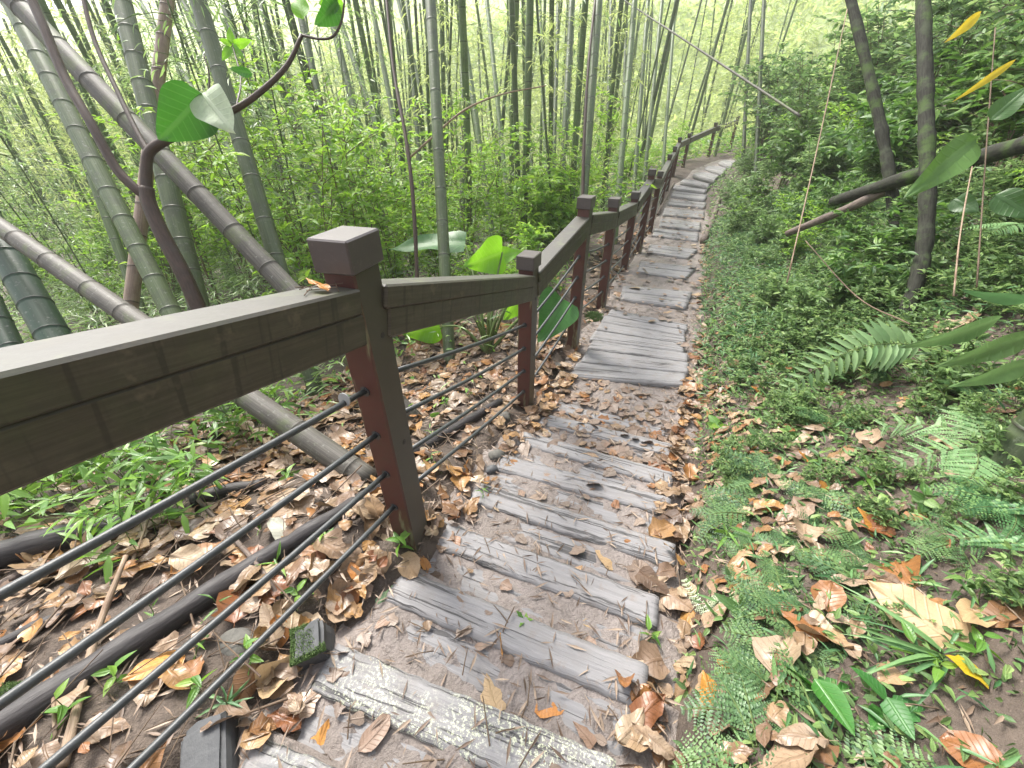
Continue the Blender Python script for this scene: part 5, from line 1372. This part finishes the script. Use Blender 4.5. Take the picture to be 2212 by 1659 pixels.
def strew(n, smin, smax, tf, dens=None):
    s = RNG.uniform(smin, smax, n); t = tf(n); x, y, dx, dy = path_frame(s)
    return np.column_stack((x + dy * t, y - dx * t)), s, t
sets = []
U = lambda a, b: (lambda n: RNG.uniform(a, b, n))
sets.append(strew(1900, s0 - 1.2, s0 + 3.3, U(-2.3, -0.5)))
sets.append(strew(260, s0 - 1.0, s0 + 1.0, U(-3.2, -1.0)))
sets.append(strew(46, s0 + 0.05, s0 + 0.75, U(-0.75, -0.47)))
sets.append(strew(500, s0 + 0.5, s0 + 5.0, U(0.6, 3.0)))
sets.append(strew(170, s0 - 1.0, s0 + 2.7, U(-0.5, -0.38)))
sets.append(strew(125, s0 - 0.6, s0 + 2.2, U(-0.42, 0.42)))
sets.append(strew(130, s_pl0 - 0.55, s_pl0 - 0.03, U(-0.45, 0.5)))
sets.append(strew(200, s0 + 1.75, s0 + 2.35, U(-0.45, 0.5)))
sets.append(strew(430, s0 - 0.6, s0 + 3.2, lambda n: 0.42 + np.abs(RNG.normal(0, 0.26, n))))
sets.append(strew(520, s0 - 0.6, s0 + 3.8, U(0.6, 2.8)))
sets.append(strew(420, s0 + 2.6, s0 + 9, lambda n: np.where(RNG.random(n) < .5, -0.46 - np.abs(RNG.normal(0, .3, n)), 0.45 + np.abs(RNG.normal(0, .18, n)))))
sets.append(strew(300, s0 + 3.3, s0 + 12, U(-0.42, 0.42)))
sets.append(strew(500, s0 + 3.2, s0 + 9, U(-3.5, -0.6)))
XY = np.vstack([a[0] for a in sets]); Tt = np.concatenate([a[2] for a in sets]); Ss = np.concatenate([a[1] for a in sets])
okk = np.ones(len(XY), bool)
for q in [(c_.location, 0.07) for c_ in COL.objects if c_.name.startswith('stone')] + [(c_.location, 0.05) for c_ in COL.objects if c_.name.startswith('seedling')]:
    okk &= np.hypot(XY[:, 0] - q[0][0], XY[:, 1] - q[0][1]) > q[1]
XY, Tt, Ss = XY[okk], Tt[okk], Ss[okk]
nL = len(XY)
e = 0.03
hz = top_height(XY[:, 0], XY[:, 1]); hx = (top_height(XY[:, 0] + e, XY[:, 1]) - hz) / e; hy = (top_height(XY[:, 0], XY[:, 1] + e) - hz) / e
NN = norm(np.column_stack((-np.clip(hx, -1, 1), -np.clip(hy, -1, 1), np.ones(nL))) + RNG.normal(0, 0.17, (nL, 3)))
size = np.clip(np.exp(RNG.normal(math.log(0.068), 0.38, nL)), 0.03, 0.14) * np.where(Tt < -0.5, 1.3, 1.0); size = np.where(np.abs(Tt) < 0.42, size * 0.95, size)
aa = RNG.uniform(0, 6.28, nL); Dv = np.column_stack((np.cos(aa), np.sin(aa), np.zeros(nL))); Dv = norm(Dv - NN * np.sum(Dv * NN, 1)[:, None])
flat = np.abs(Tt) < 0.40
lift = np.where(flat, 0.010, RNG.uniform(0.012, 0.045, nL))
Zz = hz + lift
onsteps = (np.abs(Tt) < 0.44) & (Ss > s_pl0 - 0.02); Zz = np.where(onsteps & (RNG.random(nL) < 0.6), z_smooth(Ss) + 0.014, Zz)
OO = np.column_stack((XY, Zz)); XV = np.cross(Dv, NN)
zsc = np.where(flat, 0.35, 1.0)
var = RNG.integers(0, len(FT), nL); rn = RNG.uniform(0, 1, nL); mud = flat & (RNG.random(nL) < 0.72)
ppx, ppy, dep = project(OO); inview = (ppx > -10) & (ppx < 2222) & (ppy > 0) & (ppy < 1670) & (OO[:, 1] > 0.05)
score = np.where(inview, size / dep * (0.4 + np.abs(np.sum(NN * norm(np.array((0, 0, Z0)) - OO), 1))), 0)
order = np.argsort(-score); ind = set(order[:270].tolist())
LM = []
for i, tp in enumerate(FT):
    mb = MB(); mb.inst(tp, np.zeros((1, 3)), np.array([[1.0, 0, 0]]), np.array([[0, 1.0, 0]]), np.array([[0, 0, 1.0]]), [0.0], 0)
    LM.append((mb.mesh('fallen_leaf', M['fallen']), mb.mesh('fallen_leaf', M['mud_leaf'])))
def zone(i):
    if mud[i]: return 'flattened mud stained fallen leaf pressed into a step', 'leaves pressed into the steps'
    if Tt[i] < -0.5: return 'curled brown or orange fallen leaf in the litter left of the steps', 'fallen leaves left of the steps'
    if Tt[i] < 0.4: return 'loose brown fallen leaf lying on the wooden steps', 'fallen leaves on the steps'
    return 'brown fallen leaf on the earth right of the steps', 'fallen leaves right of the steps'
for i in order[:270]:
    o = obj('fallen_leaf', LM[var[i]][1 if mud[i] else 0])
    Mx = Matrix((( *XV[i], 0), (*Dv[i], 0), (*(NN[i] * zsc[i]), 0), (0, 0, 0, 1))).transposed()
    o.matrix_world = Matrix.Translation(OO[i]) @ Mx @ Matrix.Scale(size[i], 4)
    lb, gr = zone(i); tag(o, lb, 'leaf', gr)
mb = MB(); rest = np.array([i for i in range(nL) if i not in ind])
for v in range(len(FT)):
    for mk in (0, 1):
        k = rest[(var[rest] == v) & (mud[rest] == bool(mk))]
        sz = size[k][:, None]
        mb.inst(FT[v], OO[k], XV[k] * sz, Dv[k] * sz, NN[k] * sz * zsc[k][:, None], rn[k], mk)
tag(obj('leaf_litter', mb.mesh('leaf_litter', [M['fallen'], M['mud_leaf']])), 'scattered brown and orange leaf litter on the forest floor', 'leaf litter', kind='stuff')
# named single leaves
def one_leaf(px, py, L, label, mat, var_, ang, tilt=(0.1, 0.1), off=0.012, zs=0.6, wide=1.0):
    p = ray_ground(px, py, off); o = obj('fallen_leaf', None)
    mb = MB(); mb.inst(FT[var_], np.zeros((1, 3)), np.array([[wide, 0, 0]]), np.array([[0, 1.0, 0]]), np.array([[0, 0, zs]]), [random.random()], 0)
    bpy.data.objects.remove(o); o = obj('fallen_leaf', mb.mesh('fallen_leaf', M[mat]), loc=p)
    o.rotation_euler = (tilt[0], tilt[1], ang); o.scale = (L, L, L); tag(o, label, 'leaf'); return o
one_leaf(1345, 1300, 0.075, 'pale whitish leaf with a dark hole at the right end of a step', 'white_leaf', 1, 0.4, wide=1.1)
one_leaf(1388, 1325, 0.05, 'small pale leaf beside the whitish holed leaf', 'white_leaf', 3, 1.4)
one_leaf(1275, 1350, 0.06, 'small round tan leaf on the second visible step', 'tan_leaf', 2, 1.2)
one_leaf(1062, 1495, 0.10, 'large flat tan leaf between the two nearest steps', 'tan_leaf', 1, 0.3, zs=0.3)
one_leaf(1190, 1528, 0.10, 'round rusty leaf full of holes on the nearest step', 'orange_leaf', 2, 1.8, zs=0.3, wide=1.1)
one_leaf(692, 1605, 0.10, 'ribbed orange leaf at the bottom left corner of the steps', 'orange_leaf', 1, -0.2)
one_leaf(1310, 1205, 0.11, 'broad yellow tan leaf lying across the third step', 'tan_leaf', 0, 1.0, zs=0.4)
one_leaf(1085, 1400, 0.09, 'slim curled orange leaf standing on the second step', 'orange_leaf', 4, 0.3, (0.3, 0.8), 0.02, wide=0.45)
one_leaf(605, 1450, 0.15, 'rolled tan leaf left of the mossy stone', 'tan_leaf', 4, -1.0, (0.1, 0.5), 0.03, 1.6, 0.6)
one_leaf(600, 1365, 0.10, 'yellow brown upright leaf above the rolled tan leaf', 'orange_leaf', 2, 0.5, (0.7, 0.2), 0.035)
one_leaf(770, 1228, 0.10, 'orange leaf resting just left of the nearest post foot', 'orange_leaf', 0, 0.3, (0.3, 0.2), 0.03)
one_leaf(600, 1145, 0.12, 'large pale beige leaf behind the third cable', 'white_leaf', 2, 0.9, (0.5, 0.2), 0.04)
one_leaf(335, 1440, 0.13, 'large wrinkled copper leaf between the two lowest cables', 'orange_leaf', 0, 2.4, (0.4, 0.1), 0.04)
one_leaf(835, 1280, 0.09, 'green stained flat leaf at the left end of the second step', 'green_fallen', 0, 0.1, zs=0.3)
one_leaf(1468, 930, 0.09, 'flat green fallen leaf on the right edge of the leafy landing', 'green_fallen', 1, 0.6)
one_leaf(915, 1215, 0.09, 'folded orange leaf at the left edge of the third step', 'orange_leaf', 3, 0.7, (0.5, 0.3), 0.03)
one_leaf(1985, 1330, 0.24, 'very large curled beige leaf on the right bank', 'tan_leaf', 0, 0.6, (-0.15, -0.45), 0.05, 0.6, 0.9)
one_leaf(2110, 1330, 0.17, 'large yellow tan leaf behind the curled beige leaf', 'tan_leaf', 3, 1.9, (0.3, 0.2), 0.05)
one_leaf(2090, 1445, 0.085, 'half brown half yellow leaf at the right side of the photo', 'yellow_leaf', 5, 0.9, (0.2, 0.3), 0.04)
one_leaf(1535, 1500, 0.11, 'brown lobed leaf right of the nearest step', 'orange_leaf', 0, 0.2, (0.3, 0.2), 0.03)
one_leaf(1605, 1460, 0.11, 'folded orange leaf beside the lacy ferns', 'orange_leaf', 4, 2.8, (0.5, 0.3), 0.03, wide=1.2)
one_leaf(1640, 845, 0.11, 'bright orange leaf on the bank above the path edge', 'orange_leaf', 0, 1.0, (0.4, 0.1), 0.03)
one_leaf(1780, 1060, 0.09, 'orange brown leaf hanging on the bank among seedlings', 'orange_leaf', 2, 0.3, (0.7, 0.1), 0.03)
one_leaf(1740, 985, 0.10, 'dull orange round leaf on the middle of the bank', 'orange_leaf', 1, 1.0, (0.5, 0.1), 0.03)
one_leaf(1880, 1130, 0.12, 'rusty leaf lying above the lacy ferns on the bank', 'orange_leaf', 0, 0.6, (0.5, 0.2), 0.03)
# orange leaf caught on the rail against the first post, pale leaf caught on the top cable, yellow leaf on the right
def held(pos, L, label, mat, var_, rot, zs=0.8, wide=1.0, name='fallen_leaf'):
    mb = MB(); mb.inst(FT[var_], np.zeros((1, 3)), np.array([[wide, 0, 0]]), np.array([[0, 1.0, 0]]), np.array([[0, 0, zs]]), [random.random()], 0)
    o = obj(name, mb.mesh(name, M[mat]), loc=pos); o.rotation_euler = rot; o.scale = (L,) * 3; return tag(o, label, 'leaf')
p, q = posts[1], posts[2]
on_rail = lambda u, dz: p + (q - p) * u + np.array((0, 0, PH - 0.122 + dz))
held(on_rail(0.925, 0.018), 0.075, 'orange leaf lying on the rail against the nearest post', 'orange_leaf', 3, (0.2, 0.3, 1.0))
o = held(p + (q - p) * 0.45 + np.array((0, 0, CAB[0] + 0.015)), 0.085, 'pale withered leaf caught on the top cable at left', 'white_leaf', 4, (0.2, 0.5, -1.0), 1.6, 0.9)
def free_leaf(p0, p1, d0, d1, wide, mat, label, tilt=0.0, prof=lance, droop=0.15, cat='leaf', name='fallen_leaf'):
    a = at_d(*p0, d0); e = bpy.data.objects.new('tmp', None); e.location = a
    o = big_leaf(p0, p1, d0, d1, wide, mat, e, tilt, name, droop, prof)
    o.parent = None; o.location = a; bpy.data.objects.remove(e)
    return tag(o, label, cat)
free_leaf((2195, 128), (2068, 218), 1.75, 1.85, 0.075, 'yellow_leaf', 'long bright yellow leaf among the bank leaves at upper right', 0.3)
free_leaf((2120, 25), (2050, 90), 1.8, 1.85, 0.16, 'yellow_leaf', 'smaller yellow leaf near the top right corner', 0.5)
t3 = thing('broad_plant', 'glossy broad leaved plant by the logs on the right bank', 'plant', tuple(ray_ground(2130, 420)))
for a0, a1, dd0, dd1, wd, mt, ti in [((2110, 300), (1990, 405), 2.2, 2.1, .16, 'dark_leaf', .2), ((2150, 420), (2240, 470), 2.1, 2.0, .3, 'dark_leaf', .2), ((2140, 260), (2230, 180), 2.0, 1.9, .3, 'dark_leaf', .2), ((2060, 430), (2110, 455), 2.3, 2.2, .34, 'dark_leaf', .1)]:
    big_leaf(a0, a1, dd0, dd1, wd, mt, t3, ti, 'leaf_blade', 0.15, ovate)
t4 = thing('broad_plant', 'long leaved plant spreading over the fern frond at right', 'plant', tuple(ray_ground(2230, 740)))
for a0, a1, dd0, dd1, wd, mt, ti in [((2165, 685), (1985, 765), 1.55, 1.5, .10, 'bank_leaf', .9), ((2240, 720), (2060, 795), 1.5, 1.45, .10, 'bank_leaf', .5), ((2230, 650), (2090, 640), 1.6, 1.6, .10, 'fern_leaf', .6), ((2240, 780), (2090, 840), 1.45, 1.4, .10, 'fern_leaf', .6)]:
    big_leaf(a0, a1, dd0, dd1, wd, mt, t4, ti, 'leaf_blade', 0.15, lance)
for pp in ((2200, 700), (2215, 760)):
    pass
# needles and twigs caught beside the cap
for k in range(7):
    u = random.uniform(0.90, 0.955); a = random.uniform(0, 3.1); c = on_rail(u, 0.006) + np.array((random.uniform(-.02, .02), 0, random.uniform(0, .012)))
    d = np.array((math.cos(a), math.sin(a), random.uniform(-.1, .2))) * random.uniform(0.02, 0.04)
    stick('twig', 'dry twig scrap on the rail beside the nearest post', [c - d, c, c + d], [0.0013, 0.001], 'twig', 'twig', 5, group='twig scraps on the rail')

# twigs and bark chips strewn about (uncountable crumbs)
mb = MB(); n = 14000
s = RNG.uniform(s0 - 0.9, s0 + 4.5, n); t = np.where(RNG.random(n) < 0.45, RNG.uniform(-2.0, -0.4, n), np.where(RNG.random(n) < 0.35, RNG.uniform(-0.45, 0.5, n), 0.35 + np.abs(RNG.normal(0, 1.0, n)))); x, y, dx, dy = path_frame(s); X, Y = x + dy * t, y - dx * t
Zz = top_height(X, Y) + RNG.uniform(0.006, 0.022, n); a = RNG.uniform(0, 6.28, n)
D_ = np.column_stack((np.cos(a), np.sin(a), RNG.normal(0, .15, n)))
put(mb, leaf_tpl(0.05, elli, 2, 0.0, 0.3), np.column_stack((X, Y, Zz)), D_, RNG.uniform(0.015, 0.075, n), wide=1.3)
for k in range(550):
    i = RNG.integers(0, n); c = np.array((X[i], Y[i], Zz[i] + 0.004)); L = random.uniform(0.015, 0.06); d = D_[i] * L
    tube(mb, [c - d, c + np.array((0, 0, .006)), c + d], [0.0022, 0.0012], 4, 1, 0.5, cap=False)
m_ch = leafmat('chips', [(0, (0.09, 0.055, 0.035)), (0.5, (0.2, 0.14, 0.10)), (1, (0.34, 0.26, 0.19))], 0.55, 0.0)
for k in range(260):
    ss_, t_ = random.uniform(s0 - 0.9, s0 + 3), random.uniform(-2.0, -0.55); cx, cy, dx, dy = path_frame(ss_); c = np.array((cx + dy * t_, cy - dx * t_, 0)); c[2] = height(c[0], c[1])[0] + random.uniform(0.02, 0.06)
    a = random.uniform(0, 6.28); L = random.uniform(0.05, 0.22); d = np.array((math.cos(a), math.sin(a), random.uniform(-.15, .15))) * L
    tube(mb, [c - d, c + np.array((random.uniform(-.01, .01), random.uniform(-.01, .01), .01)), c + d], [random.uniform(0.0015, 0.004), 0.0012], 5, 1, 0.5, cap=False)
tag(obj('debris', mb.mesh('debris', [m_ch, M['twig']])), 'crumbs of bark, chips and twigs over the steps and soil', 'debris', kind='stuff')

# ------------------------------------------------------------------ misty air of the valley
zlo, zhi = float(HH.min()) - 1.0, max(float(HH.max()), 12.0) + 3.0
mb = MB(); box(mb, (0, 50, (zlo + zhi) / 2), (1, 0, 0), (0, 1, 0), (0, 0, 1), 170, 120, (zhi - zlo) / 2, 0.01)
m, nt, nd, lk = newmat('mist')
pv = nt.nodes.new('ShaderNodeVolumePrincipled'); pv.inputs['Color'].default_value = (0.97, 0.98, 0.92, 1); pv.inputs['Density'].default_value = HAZE; pv.inputs['Anisotropy'].default_value = 0.2
o_ = nt.nodes.new('ShaderNodeOutputMaterial'); lk.new(pv.outputs[0], o_.inputs['Volume'])
hz_o = tag(obj('haze', mb.mesh('haze', m)), kind='stuff', label='pale misty air filling the bamboo grove', cat='mist')

# ------------------------------------------------------------------ light, sky, camera
SUN_EL, SUN_AZ = 52, -38          # azimuth measured from the view direction, negative = left
w = bpy.data.worlds.new('World'); SC.world = w; w.use_nodes = True
nt = w.node_tree; nt.nodes.clear()
sky = nt.nodes.new('ShaderNodeTexSky'); sky.sky_type = 'NISHITA'; sky.sun_disc = False
sky.sun_elevation = R(SUN_EL); sky.sun_rotation = R(SUN_AZ); sky.air_density = 1.0; sky.dust_density = 4.0; sky.ozone_density = 1.0
hs = nt.nodes.new('ShaderNodeHueSaturation'); hs.inputs['Saturation'].default_value = 0.35
bg = nt.nodes.new('ShaderNodeBackground'); bg.inputs[1].default_value = 0.115
out = nt.nodes.new('ShaderNodeOutputWorld')
nt.links.new(sky.outputs[0], hs.inputs['Color']); nt.links.new(hs.outputs[0], bg.inputs[0]); nt.links.new(bg.outputs[0], out.inputs[0])
sun = bpy.data.lights.new('sun', 'SUN'); sun.energy = 1.5; sun.angle = R(16); sun.color = (1.0, 0.96, 0.88)
so = bpy.data.objects.new('sun', sun); COL.objects.link(so)
az, el = R(SUN_AZ), R(SUN_EL)
dirv = Vector((math.sin(az) * math.cos(el), math.cos(az) * math.cos(el), math.sin(el)))
so.rotation_euler = dirv.to_track_quat('Z', 'Y').to_euler(); so.location = dirv * 30

cam = bpy.data.cameras.new('camera'); cam.sensor_fit = 'HORIZONTAL'; cam.sensor_width = 36; cam.lens = 36 * FPX / 2212; cam.clip_start = 0.02; cam.clip_end = 2000
co = bpy.data.objects.new('camera', cam); COL.objects.link(co); co.location = (0, 0, Z0); co.rotation_euler = (math.pi / 2 - TH, 0, 0)
SC.camera = co
vs = SC.view_settings; vs.view_transform = 'Standard'; vs.look = 'None'; vs.gamma = 1; vs.exposure = 2.0
SC.render.engine = 'CYCLES'
SC.cycles.volume_bounces = 1; SC.cycles.max_bounces = 6; SC.cycles.transmission_bounces = 4; SC.cycles.transparent_max_bounces = 4; SC.cycles.use_denoising = True
SC.cycles.use_adaptive_sampling = True
